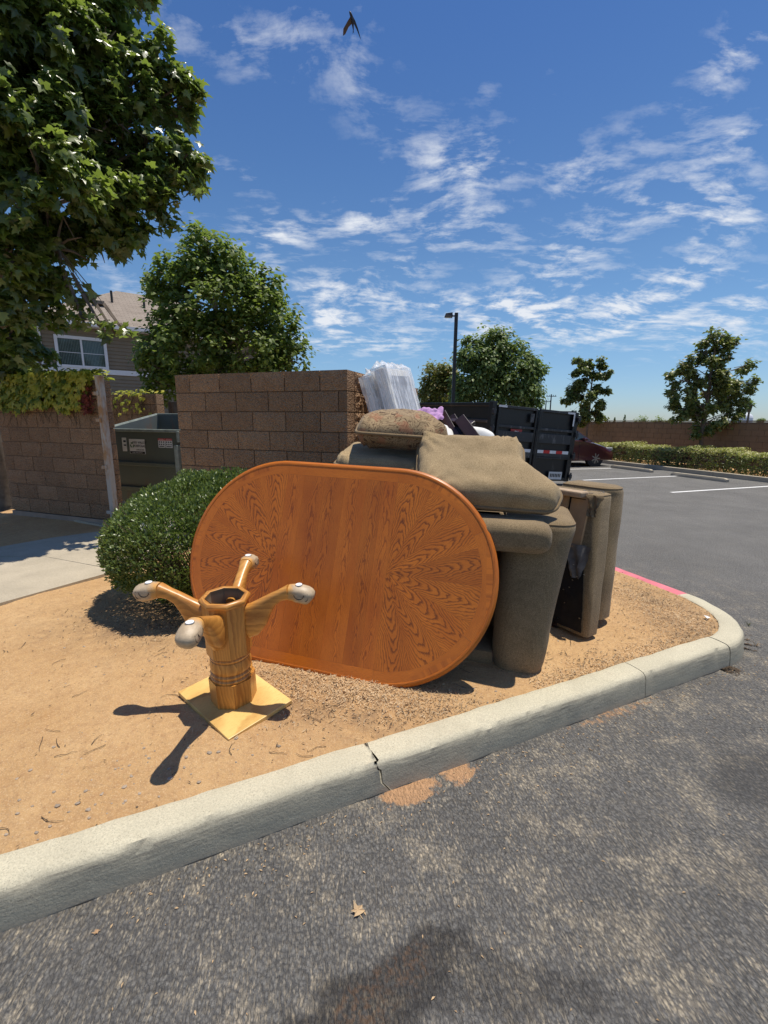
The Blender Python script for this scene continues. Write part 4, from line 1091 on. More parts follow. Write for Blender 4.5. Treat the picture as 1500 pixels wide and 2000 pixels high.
# ------------------------------------------------------------------ dump trailer
def trailer():
    # origin at left bottom of the rear gate; x across the gate, y towards the front, z up; leaning as the lot does
    t = thing('dump_trailer', 'tall black dump trailer with double rear gates and red and white tape', 'trailer', (2.00, 8.72, .46))
    gx = Vector((.915, .40, -.062)).normalized(); gz_ = Vector((.03, -.02, 1)); gy_ = gz_.cross(gx).normalized(); gz_ = gx.cross(gy_)
    t.rotation_euler = Matrix((gx, gy_, gz_)).transposed().to_euler()
    Wd, Hh, Ln = 2.12, 1.46, 4.3
    MB().box((.0, .06, Hh/2+.02), (.11, .12, Hh+.06), bev=.008).build('corner_post', M['black'], t)
    MB().box((Wd, .06, Hh/2), (.10, .12, Hh), bev=.008).build('corner_post', M['black'], t)
    for x0, x1 in ((.07, 1.03), (1.11, Wd-.07)):
        c = (x0+x1)/2; w = x1-x0
        g = MB().box((c, .03, Hh/2), (w, .03, Hh-.04)).build('gate_door', M['black'], t)
        for z, h in ((Hh-.03, .05), (Hh-.40, .05), (Hh-.58, .20), (.50, .05), (.57, .16), (.05, .07)):
            MB().box((c, -.012+.0, z), (w, .05, h if h != .2 else .19), bev=.006).build('gate_rail', M['black_worn'] if h in (.05, .20, .16) else M['black'], g)
        for x in (x0+.02, x1-.02): MB().box((x, -.02, Hh/2), (.05, .045, Hh-.1), bev=.006).build('gate_stile', M['black'], g)
    MB().tube([(1.07, -.05, .0), (1.07, -.05, Hh+.02)], .02, 8).box((1.07, -.03, Hh*.55), (.07, .06, .5), bev=.01).build('latch_bar', M['black'], t)
    for x in (-.03, Wd+.03):
        for z in (.12, .55, 1.0, 1.32):
            MB().box((x, -.03, z), (.07, .07, .09), bev=.01).tube([(x, -.05, z-.08), (x, -.05, z+.08)], .017).build('hinge', M['black_worn'], t)
    # reflective tape, alternate red and white
    for x0, n in ((1.14, 5), (.12, 5)):
        for k in range(n):
            MB().box((x0+.085+.17*k, -.040, .615), (.168, .003, .062)).build('tape_piece', M['tape_white'] if k % 2 == 0 else M['tape_red'], t)
    # white corner marks high on the gate
    for x in (.16, Wd-.2):
        MB().box((x, -.040, Hh-.03), (.2, .003, .035)).build('corner_mark', M['tape_white'], t)
    MB().box((Wd-.12, -.046, Hh-.17), (.035, .003, .24)).build('corner_mark', M['tape_white'], t)
    MB().box((.90, -.042, Hh-.20), (.10, .01, .17)).build('gate_plate', M['black_worn'], t)
    # maker's red badge
    s = MB().add([(.42, -.032, 1.02), (.70, -.032, 1.02), (.665, -.032, .80), (.45, -.032, .80), (.42, -.018, 1.02), (.70, -.018, 1.02), (.665, -.018, .80), (.45, -.018, .80)], [(0, 3, 2, 1), (4, 5, 6, 7), (0, 1, 5, 4), (1, 2, 6, 5), (2, 3, 7, 6), (3, 0, 4, 7)]).build('badge', M['sign_red'], t)
    for txt, sz, z in (('PJ', .14, .935), ('TRAILERS', .04, .835)):
        lettering(txt, sz, M['sticker'], s, (.56, -.0345, z), .001)
    pl = MB().box((1.72, -.045, .13), (.36, .006, .16)).build('licence_plate', M['sticker'], t)
    mb = MB()
    for k in range(7): mb.box((1.59+.043*k, -.0495, .135), (.025, .003, .07))
    mb.build('plate_characters', M['ink'], pl)
    MB().box((Wd/2, -.02, -.10), (Wd+.14, .12, .10), bev=.01).build('bumper', M['black_worn'], t)
    MB().box((Wd/2, .2, -.2), (Wd-.5, .1, .16)).build('rear_crossmember', M['black'], t)
    # sides and front
    for x in (0, Wd):
        MB().box((x, Ln/2+.1, Hh/2), (.03, Ln, Hh-.08)).build('side_panel', M['black'], t)
        MB().box((x, Ln/2+.1, Hh-.01), (.09, Ln, .07), bev=.008).build('side_rail', M['black'], t)
        MB().box((x+(-.03 if x == 0 else .03), Ln/2+.1, Hh-.33), (.05, Ln, .06), bev=.008).build('side_rail', M['black_worn'], t)
        for k in range(1, 7): MB().box((x+(-.03 if x == 0 else .03), .1+k*.62, Hh/2-.18), (.06, .07, Hh-.36), bev=.006).build('side_stake', M['black'], t)
    MB().box((Wd/2, Ln+.1, Hh/2), (Wd, .03, Hh-.05)).build('front_panel', M['black'], t)
    MB().box((Wd/2, Ln/2+.1, .02), (Wd-.02, Ln, .04)).build('bed_floor', M['black'], t)
    MB().box((.55, Ln/2+.4, -.14), (.1, Ln+1., .14)).build('chassis_rail', M['black'], t); MB().box((Wd-.55, Ln/2+.4, -.14), (.1, Ln+1., .14)).build('chassis_rail', M['black'], t)
    for x in (.16, Wd-.16):
        for y in (1.6, 2.45):
            z = -.11-(.0)
            w = MB().tube([(x-.1, y, -.075), (x+.1, y, -.075)], .36, 24).build('wheel', M['rubber'], t); MB().tube([(x-.105, y, -.075), (x+.105, y, -.075)], .19, 16).build('rim', M['rim'], w)
trailer()

# ------------------------------------------------------------------ lamp post, utility poles, distant things
p = at(888, 700, 25.); 
t = thing('lamp_post', 'dark square parking-lot lamp post with a single head, between the two far trees', 'lamp post', (p.x, 25., 0))
MB().box((0, 0, 3.65), (.17, .17, 7.1), bev=.01).build('pole', M['pole'], t)
MB().box((-.14, 0, 7.05), (.2, .06, .06)).build('arm', M['pole'], t)
hd = MB().add([(x, y, z) for x, y, z in [(-.62, -.14, 7.0), (-.62, .14, 7.0), (-.2, .18, 6.98), (-.2, -.18, 6.98), (-.56, -.1, 7.16), (-.56, .1, 7.16), (-.22, .14, 7.2), (-.22, -.14, 7.2)]],
              [(0, 1, 2, 3), (4, 7, 6, 5), (0, 4, 5, 1), (1, 5, 6, 2), (2, 6, 7, 3), (3, 7, 4, 0)]).build('lamp_head', M['pole'], t)
MB().box((-.41, 0, 6.975), (.32, .24, .02)).build('lens', M['lens'], hd)
for u, v, Y, lab in ((1067, 781, 135, 'shorter wooden utility pole with crossarm, left of the pair on the horizon'), (1077, 770, 118, 'taller wooden utility pole with crossarm, right of the pair on the horizon')):
    p = at(u, v, Y)
    t = thing('utility_pole', lab, 'utility pole', (p.x, Y, 0), group='utility poles on the horizon')
    MB().tube([(0, 0, 0), (0, 0, p.z)], [.2, .14], 8).build('pole', M['pole'], t)
    MB().box((0, 0, p.z-.5), (2.6, .14, .16)).build('crossarm', M['pole'], t)
    for x in (-1.1, -.4, .5, 1.1): MB().tube([(x, 0, p.z-.42), (x, 0, p.z-.15)], .07, 6).build('insulator', M['pole'], t)
# palm
p = at(1465, 790, 150); 
t = thing('palm_tree', 'small dark fan palm on the horizon beside the white dome', 'tree', (p.x, 150, 0))
MB().tube([(0, 0, 0), (.1, 0, p.z*.5), (0, 0, p.z)], [.35, .3, .28], 8).build('trunk', M['bark'], t)
mb = MB()
for k in range(46):
    d = Vector(unit(1)[0]); d.z = d.z*.9+.15; d.normalize(); L = 2.0
    sd = d.cross(Vector((0, 0, 1))).normalized()*.45; c0 = Vector((0, 0, p.z))
    tip = c0+d*L+Vector((0, 0, -.45*L*(1-abs(d.z)))); mid = c0+d*L*.55+Vector((0, 0, .05))
    mb.add([c0, mid-sd, tip, mid+sd], [(0, 1, 2, 3)])
me = mb.mesh('fronds'); a_ = me.attributes.new('tone', 'FLOAT', 'POINT'); a_.data.foreach_set('value', [.1]*len(me.vertices))
link('fronds', me, M['leaf_syc2'], t)
MB().tube([(0, 0, p.z-2.4), (0, 0, p.z-.2)], [.55, .8], 10).build('dead_frond_skirt', M['twig'], t)
# white dome
p = at(1450, 812, 220)
t = thing('dome_tank', 'white domed storage tank showing over the tan wall by the palm', 'tank', (p.x, 220, 0))
rings = []
r0 = 4.3; zt = at(1450, 805, 220).z; zb = zt-2.8
MB().tube([(0, 0, 0), (0, 0, zb)], r0, 24).build('tank_wall', M['dome'], t)
mb = MB(); prof = [(r0*math.cos(a), zb+(zt-zb)*math.sin(a)) for a in [R(x) for x in (0, 15, 30, 45, 60, 75, 88)]]
mb.loft([[(r*math.cos(k*R(15)), r*math.sin(k*R(15)), z) for k in range(24)] for r, z in prof]).build('dome_roof', M['dome'], t, sm=50)
for u, v, rr, lab in ((1201, 815, .45, 'thin dark cypress tip over the tan wall, the shorter of two'), (1221, 810, .55, 'thin dark cypress tip over the tan wall, the taller of two')):
    p = at(u, v, 100)
    t = thing('cypress_tree', lab, 'tree', (p.x, 100, 0), group='cypresses on the horizon')
    MB().tube([(0, 0, 0), (0, 0, p.z*.4)], .12, 6).build('trunk', M['bark'], t)
    n = 500; h = rng.uniform(0, 1, n); P = unit(n)*rr*((1-h)**.7*.9+.06)[:, None]; P[:, 2] = .4+h*(p.z-.4)
    o = link('crown', leaf_mesh('crown', P, unit(n), np.full(n, .22), np.full(n, .05), 'quad'), M['leaf_syc2'], t); o['kind'] = 'stuff'
for (u, v, rp, Y, lab) in ((1255, 823, 14, 85, 'low rounded green tree mass over the wall, left end'), (1283, 823, 12, 90, 'low rounded green tree just right of the other over the wall'), (1305, 824, 6, 80, 'tiny green treetop over the wall beside the bronze pear'), (1486, 822, 6, 95, 'tiny dark treetop over the wall right of the palm')):
    p = at(u, v, Y); r = rp*Y/870
    tree('distant_tree', lab, (p.x, Y, 0), (p.x, Y, 1.6), [(p.x, Y, p.z, r*.7), (p.x-r*.5, Y, p.z-.2, r*.5), (p.x+r*.5, Y, p.z-.2, r*.5)], 700, .3, 'quad', M['leaf_syc2'], M['bark'], .1, .25, 10, .2, group='distant trees over the wall')

# ------------------------------------------------------------------ house
def house():
    k = 1.19; O = Vector((-11.5*k, 15.4*k, 0)); hd = Vector((.82, .57, 0)).normalized()
    t = thing('house', 'taupe lap-sided two-storey house with white-trimmed window and hip roof', 'house', tuple(O), (0, 0, math.atan2(hd.y, hd.x)))
    L, Dp, EZ = 9.5, 9., 5.3
    MB().box((L/2, Dp/2, EZ/2), (L, Dp, EZ)).build('wall', M['siding'], t)
    mb = MB()
    exp = .145; z = .2
    wx0, wx1, wz0, wz1 = .72, 2.30, 3.72, 4.74
    while z < EZ-.02:
        h = exp
        if not (3.42 < z+h/2 < 3.62):
            for (a, b) in (((.0, wx0-.1), (wx1+.1, L)) if wz0-.12 < z+h/2 < wz1+.12 else ((0, L),)):
                mb.add([(a, -.042, z), (b, -.042, z), (b, -.006, z+h), (a, -.006, z+h), (a, 0, z), (b, 0, z)], [(0, 1, 2, 3), (0, 4, 5, 1)])
        z += exp
    o = mb.build('lap_siding', M['siding'], t); o['kind'] = 'stuff'
    MB().box((L/2, -.03, 3.52), (L, .06, .2)).build('band_board', M['trim'], t)
    MB().box((-.03, -.02, EZ/2), (.16, .10, EZ), bev=.005).build('corner_board', M['trim'], t)
    MB().tube([(.17, -.09, .1), (.17, -.09, EZ-.2)], .045, 8).build('downpipe', M['trim'], t)
    w = MB()
    cx, cz = (wx0+wx1)/2, (wz0+wz1)/2; ww, wh = wx1-wx0, wz1-wz0
    w.box((cx, -.04, wz1+.05), (ww+.2, .09, .12)).box((cx, -.04, wz0-.05), (ww+.2, .09, .10)).box((wx0-.045, -.04, cz), (.11, .088, wh)).box((wx1+.045, -.04, cz), (.11, .088, wh)).box((cx, -.035, cz), (.07, .06, wh))
    wf = w.build('window', M['trim'], t)
    for x0, x1 in ((wx0+.01, cx-.035), (cx+.035, wx1-.01)):
        MB().box(((x0+x1)/2, -.016, cz), (x1-x0, .01, wh)).build('pane', M['winglass'], wf)
        MB().box(((x0+x1)/2, -.026, cz-.02), (x1-x0, .012, .022)).build('muntin', M['trim'], wf)
        mb = MB(); n = 14
        for i in range(n): mb.box((x0+(x1-x0)*(i+.5)/n, -.0225, cz), ((x1-x0)/n*.45, .003, wh*.94))
        mb.build('blind_slats', M['curtain'], wf)
    # hip roof with overhang
    ov = .55; e0, e1, f0, f1 = -ov, L+ov, -ov, Dp+ov; rz = EZ+2.55
    rdx = 3.4
    P = [(e0, f0, EZ), (e1, f0, EZ), (e1, f1, EZ), (e0, f1, EZ), (rdx, Dp/2, rz), (L-rdx+.0, Dp/2, rz-.02)]
    me = bpy.data.meshes.new('roof'); me.from_pydata(P, [], [(0, 1, 5, 4), (1, 2, 5), (2, 3, 4, 5), (3, 0, 4)]); me.update()
    uvl = me.uv_layers.new(name='UVMap')
    for pl in me.polygons:
        n = pl.normal; tv = Vector((-n.y, n.x, 0)).normalized(); sv = n.cross(tv)
        for li in pl.loop_indices:
            c = me.vertices[me.loops[li].vertex_index].co; uvl.data[li].uv = (c.dot(tv), c.dot(sv))
    rf = link('roof', me, M['shingle'], t)
    MB().box((L/2, f0+.0, EZ-.02), (L+2*ov+.1, .12, .14)).build('gutter', M['trim'], t)
    MB().box((e0+.0, Dp/2, EZ-.02), (.12, Dp+2*ov, .14)).build('gutter', M['trim'], t)
    MB().box((L/2, Dp/2, EZ-.055), (L+2*ov-.13, Dp+2*ov-.13, .04)).build('soffit', M['trim'], t)
    for x, y, h in ((3.0, 2.6, .5), (4.3, 2.4, .45), (5.5, 1.9, .3)):
        z = EZ+(y+ov)/(Dp/2+ov)*2.55
        MB().tube([(x, y, z-.1), (x, y, z+h)], .05, 8).build('vent_pipe', M['pole'], rf)
    for x, y in ((2.4, 1.9), (6.2, 1.3)):
        z = EZ+(y+ov)/(Dp/2+ov)*2.55
        MB().box((x, y, z+.1), (.45, .4, .16), bev=.02).build('roof_vent', M['galv'], rf)
    # side wing to the left, in the tree's shade
    MB().box((-3.2, 3.6, 2.65), (5.8, 5., 5.3)).build('wing', M['siding'], t)
    w = MB().box((-1.6, 1.08, 4.2), (.7, .05, 1.2)).build('window', M['trim'], t)
    MB().box((-1.6, 1.045, 4.2), (.56, .02, 1.05)).build('pane', M['winglass'], w)
house()

# ------------------------------------------------------------------ vine on the screen wall
def vine(name, label, P0, dr, L, top, n, spread, redpart=False, nbig=0, size=.075, yellow=0.):
    t = thing(name, label, 'vine', (P0.x, P0.y, 0), (0, 0, math.atan2(dr.y, dr.x)))
    x = rng.uniform(0, L, n); z = top+rng.normal(.0, 1, n)*.07
    fr = rng.uniform(0, 1, n) < .62
    drop = np.interp(x, [q[0] for q in spread], [q[1] for q in spread])
    y = rng.uniform(-.12, .22, n)
    y = np.where(fr, -.12-rng.uniform(0, .10, n), y)
    z = np.where(fr, top+.08-rng.uniform(0, 1, n)**1.1*drop, top+.02+rng.uniform(0, .12, n))
    P = np.stack([x, y, z], 1)
    nr = np.where(fr[:, None], np.array([[0, -1., .4]]), np.array([[0, -.2, 1.]]))+unit(n)*.45
    tone = np.clip(rng.normal(.42, .22, n)+yellow*np.interp(x, [0, L*.5, L], [0, .3, 1]), 0, 1)
    tip = np.tile(np.array([[0, -.1, -1.]]), (n, 1))+unit(n)*.35
    sz = rng.uniform(.6, 1.2, n)*size
    big = np.argsort(-sz+P[:, 1]*.3)[:nbig]; mask = np.ones(n, bool); mask[big] = False
    vr = []
    for q in range(4):
        me = leaf_mesh('leaf', np.zeros((1, 3)), np.array([[0, 0, 1.]]), np.array([1.]), np.array([(.15, .4, .7, .95)[q]]), 'maple', np.zeros(1)); me.materials.append(M['leaf_vine']); vr.append(me)
    for i in big:
        o_ = bpy.data.objects.new('leaf', vr[int(min(3, tone[i]*4))]); COL.objects.link(o_); o_.parent = t
        zz = Vector(nr[i]).normalized(); yy = Vector(tip[i]); yy = (yy-zz*yy.dot(zz)).normalized(); xx = yy.cross(zz)
        o_.matrix_local = Matrix.Translation(Vector(P[i])) @ Matrix((xx, yy, zz)).transposed().to_4x4() @ Matrix.Scale(sz[i], 4)
    o = link('foliage', leaf_mesh('foliage', P[mask], nr[mask], sz[mask], tone[mask], 'maple', None, tip[mask]), M['leaf_vine'], t); o['kind'] = 'stuff'
    mb = MB()
    for i in range(int(16*L)):
        xx = rnd.uniform(0, L); dd = np.interp(xx, [q[0] for q in spread], [q[1] for q in spread])
        pts = [Vector((xx, -.108, top))]
        for k in range(8): pts.append(pts[-1]+Vector((rnd.uniform(-.09, .09), rnd.uniform(-.004, .004), -dd*1.25/8)))
        mb.tube(pts, [.005-.0004*k for k in range(9)], 4, False)
    mb.build('stems', M['twig'], t)
    if redpart:
        m = 150; P = np.stack([rng.normal(L-.09, .055, m), -.13-rng.uniform(0, .07, m), top-.02-rng.uniform(0, 1, m)*.42], 1)
        o = link('red_leaves', leaf_mesh('red_leaves', P, np.array([[0, -1., .3]])+unit(m)*.6, rng.uniform(.03, .06, m), rng.uniform(0, 1, m), 'maple', None, np.tile([[0, 0, -1.]], (m, 1))+unit(m)*.5), M['leaf_vine_red'], t); o['kind'] = 'stuff'
    return t
s0 = wl(PLc-UE*2.05)
vine('wall_vine', 'yellow-green climbing vine with a red leaf tuft draped over the left block wall', s0, UE, 2.0, 2.06, 1500, [(0, .42), (.5, .5), (1.1, .42), (1.5, .5), (1.8, .45), (2.0, .1)], True, 170, .095, .30)
s0 = wl(PV-UE*2.3)
vine('wall_vine', 'thin sparse vine with yellow leaves on the farther wall above the dumpster', s0, UE, 2.25, 2.02, 190, [(0, .5), (1.2, .5), (1.5, .45), (1.9, .35), (2.1, .75), (2.25, .6)], False, 0, .085, .35)

# ------------------------------------------------------------------ round shrub
def shrub():
    c = Vector((-1.46, 3.58, 0)); t = thing('shrub', 'dense rounded dark green clipped shrub beside the oval tabletop', 'shrub', (c.x, c.y, .14))
    n = 62000
    th = rng.uniform(0, 2*np.pi, n); s = rng.uniform(0, 1, n)
    # silhouette radius by height: narrow foot, belly, flat-ish clipped top
    zz = np.where(s < .62, rng.uniform(.03, .86, n), 0.)
    def rad(z): return np.interp(z, [0, .1, .28, .5, .66, .78, .86, .92], [.40, .56, .76, .855, .82, .70, .50, .30])
    top = s >= .62
    rr = np.where(top, .80*np.sqrt(rng.uniform(0, 1, n)), 0)
    ztop = .96-.34*(rr/.86)**2.6
    R_ = np.where(top, rr, rad(zz))*.89; Z = np.where(top, ztop, zz)
    wob = np.array([.035*math.sin(3*a+1)+.03*math.sin(5*a+.3+4*z)+.03*math.sin(9*a+7*z)+.02*math.sin(17*a+13*z) for a, z in zip(th, Z)])
    depth = rng.exponential(.028, n)
    R_ = R_*(1+wob*.8)-np.where(top, 0, depth); Z = Z+np.where(top, -depth+wob*.5+.02*np.sin(th*7+R_*9), 0)
    Z = Z+.12*np.clip(R_*np.cos(th-1.2), -1, 1)*(Z > .3)
    P = np.stack([R_*np.cos(th), R_*np.sin(th), Z], 1)
    outn = np.stack([np.cos(th), np.sin(th), np.zeros(n)], 1)*np.where(top, .25*R_, 1.)[:, None]+np.array([0, 0, 1.])*np.where(top, 1., .25+Z*.4)[:, None]
    P += rng.normal(size=(n, 3))*.012
    # keep clear of the leaning tabletop
    W_ = P+np.array([c.x, c.y, .14]); n_t = np.array([-.266, -.901, .342]); d_ = (W_-np.array([-.762, 2.447, .14]))@n_t
    keep = (d_ < -.05) | (((W_-np.array([-.762, 2.447, .14]))@np.array([.959, -.283, 0])) < -.60)
    P, outn, Z, R_ = P[keep], outn[keep], Z[keep], R_[keep]; n = len(P)
    tip = outn+unit(n)*.7+np.array([0, 0, .35])
    nr = np.cross(tip, unit(n))+outn*.35
    tone = np.clip(rng.normal(.42, .2, n), 0, 1)
    dry = (Z < .22) & (rng.uniform(0, 1, n) < .72); m2 = ~dry
    me = leaf_mesh('foliage', P[m2], nr[m2], rng.uniform(.020, .036, m2.sum()), tone[m2], 'quad', None, tip[m2])
    o = link('foliage', me, M['leaf_bush'], t); o['kind'] = 'stuff'
    mb = MB()
    for i in range(420):
        a = rnd.uniform(0, 6.28); b = Vector((.12*math.cos(a), .12*math.sin(a), 0)); r = float(rad(.35))*rnd.uniform(.5, .93); h = rnd.uniform(.08, .8)
        e = Vector((r*math.cos(a), r*math.sin(a), h))
        we = e+c+Vector((0, 0, .14))
        if (we-Vector((-.762, 2.447, .14))).dot(Vector(n_t)) > -.06 and (we-Vector((-.762, 2.447, .14))).dot(Vector((.959, -.283, 0))) > -.62: continue
        mb.tube([b, b.lerp(e, .5)+Vector((0, 0, -.05)), e], [.008, .005, .002], 4, False)
    mb.build('twigs', M['twig'], t)
    # two dried white flower heads
    for x, y in ((-.18, -.62), (-.02, -.60)):
        mb = MB()
        for k in range(26):
            d = Vector(unit(1)[0])*.028; mb.add([Vector((x, y, .70))+d*.6, Vector((x, y, .70))+d+Vector((.008, 0, 0)), Vector((x, y, .705))+d+Vector((0, .008, .006))], [(0, 1, 2)])
        mb.build('flower_head', M['white_cloth'], t)
shrub()
#PART2
# ------------------------------------------------------------------ oval tabletop
def set_uv(me, fn):
    uvl = me.uv_layers.new(name='UVMap')
    for pl in me.polygons:
        for li in pl.loop_indices: uvl.data[li].uv = fn(me.vertices[me.loops[li].vertex_index].co, pl)
def frame_euler(x, y, z): return Matrix((x, y, z)).transposed().to_euler()
def tabletop():
    A = Vector((-.768, 2.428, .138)); X = Vector((.959, -.283, 0)).normalized(); Nn = Vector((-.266, -.901, .342)).normalized(); Yv = Nn.cross(X).normalized()
    o0 = A+X*.381; a_ = R(-1.6); X0 = X; X = (X0*math.cos(a_)+Yv*math.sin(a_)).normalized(); Yv = Nn.cross(X).normalized()
    t = thing('oval_tabletop', 'large oval oak tabletop with sunburst veneer standing on edge against the sofas', 'tabletop', tuple(o0), frame_euler(X, Yv, Nn))
    HL, RD = .357, .622
    def stad(inset, n=40):
        r = RD-inset; pts = []
        for i in range(n+1): a = -math.pi/2+math.pi*i/n; pts.append((HL+r*math.cos(a), RD+r*math.sin(a)))
        for i in range(1, 8): pts.append((HL-2*HL*i/8, RD+r))
        for i in range(n+1): a = math.pi/2+math.pi*i/n; pts.append((-HL+r*math.cos(a), RD+r*math.sin(a)))
        for i in range(1, 8): pts.append((-HL+2*HL*i/8, RD-r))
        return pts
    prof = [(.030, -.001), (.0285, .0015), (.026, .0022), (.018, .0022), (.012, .0), (.0075, -.0035), (.006, -.006), (.0015, -.008), (0, -.012), (.0015, -.018), (.006, -.023), (.012, -.026), (.034, -.027)]
    rings = [[(x, y, z) for x, y in stad(i)] for i, z in prof]
    me = MB().loft(rings, True, False).mesh('edge_moulding'); smooth(me, 50)
    m = len(rings[0])
    uvl = me.uv_layers.new(name='UVMap')
    for pl in me.polygons:
        ks = [li for li in pl.loop_indices]; ids = [me.loops[li].vertex_index for li in ks]
        cols = [i % m for i in ids]; wrap = 0 in cols and m-1 in cols
        for li, i in zip(ks, ids):
            c = i % m; c = m if wrap and c == 0 else c
            uvl.data[li].uv = (.03+.004*(i//m), 3.3*c/m)
    link('edge_moulding', me, M['oak_edge'], t)
    c = stad(.03); cm = MB()
    n_ = len(c); cm.add([(x, y, -.026) for x, y in c]+[(x, y, -.0012) for x, y in c], [tuple(range(n_))[::-1], tuple(range(n_, 2*n_))]+[(i, (i+1) % n_, n_+(i+1) % n_, n_+i) for i in range(n_)])
    me = cm.mesh('core_board'); set_uv(me, lambda c, p: (c.x, c.y)); link('core_board', me, M['oak_in'], t)
    def flat(name, poly, uvf, mt):
        me = bpy.data.meshes.new(name); n = len(poly)
        me.from_pydata([(x, y, 0) for x, y in poly]+[(x, y, -.0012) for x, y in poly], [], [tuple(range(n))]+[(i, n+i, n+(i+1) % n, (i+1) % n) for i in range(n)]); me.update()
        if me.polygons[0].normal.z < 0: me.flip_normals()
        set_uv(me, lambda c, p: uvf(c.x, c.y)); return link(name, me, mt, t)
    g = .00035; i0, i1 = .0302, .088
    # border band: three arc pieces at each end, one straight piece top and bottom
    for sx in (1, -1):
        for k in range(3):
            a0 = -math.pi/2+math.pi*k/3+.0012; a1 = -math.pi/2+math.pi*(k+1)/3-.0012
            arc = [a0+(a1-a0)*i/12 for i in range(13)]
            P = [(sx*(HL+(RD-i0)*math.cos(a)), RD+(RD-i0)*math.sin(a)) for a in arc]+[(sx*(HL+(RD-i1)*math.cos(a)), RD+(RD-i1)*math.sin(a)) for a in arc[::-1]]
            flat('border_band', P, lambda x, y, s=sx: (math.hypot(x-s*HL, y-RD)-.52+.05, math.atan2(y-RD, s*x-HL)*.55+1.), M['oak_edge'])
    for ys in (1, -1):
        yo = RD+ys*(RD-i0); yi = RD+ys*(RD-i1)
        flat('border_band', [(-HL+g, yo), (HL-g, yo), (HL-g, yi), (-HL+g, yi)], lambda x, y, q=ys: (abs(y-RD)-.47, x+.4), M['oak_edge'])
    # sunburst wedges
    NW = 8; r1 = RD-i1-.0006
    for sx in (1, -1):
        for k in range(NW):
            a0 = -math.pi/2+math.pi*k/NW; a1 = a0+math.pi/NW; am = (a0+a1)/2
            arc = [a0+.0007+(a1-a0-.0014)*i/6 for i in range(7)]
            P = [(sx*(HL+.0015*math.cos(am)), RD+.0015*math.sin(am))]+[(sx*(HL+r1*math.cos(a)), RD+r1*math.sin(a)) for a in arc]
            def uvf(x, y, s=sx, am=am):
                dx, dy = s*x-HL, y-RD; return (-dx*math.sin(am)+dy*math.cos(am)+.0, dx*math.cos(am)+dy*math.sin(am))
            flat('veneer_wedge', P, uvf, M['oak_w'])
    # centre planks
    xs = [-HL, -.24, -.105, .03, .17, .27, HL]
    for a, b in zip(xs[:-1], xs[1:]):
        off = rnd.uniform(-.02, .02); fl = rnd.choice((1, -1))
        flat('veneer_plank', [(a+g, i1+.0006), (b-g, i1+.0006), (b-g, 2*RD-i1-.0006), (a+g, 2*RD-i1-.0006)], lambda x, y, c=(a+b)/2+off: (x-c, y+.05), M['oak'])
M['oak_w'] = oak('sunburst_oak_veneer', (.62, .178, .013), (.49, .128, .008), (.085, .016, .002), .30, .22, .0074, 2.2, .13, .12, .50, .38)
tabletop()

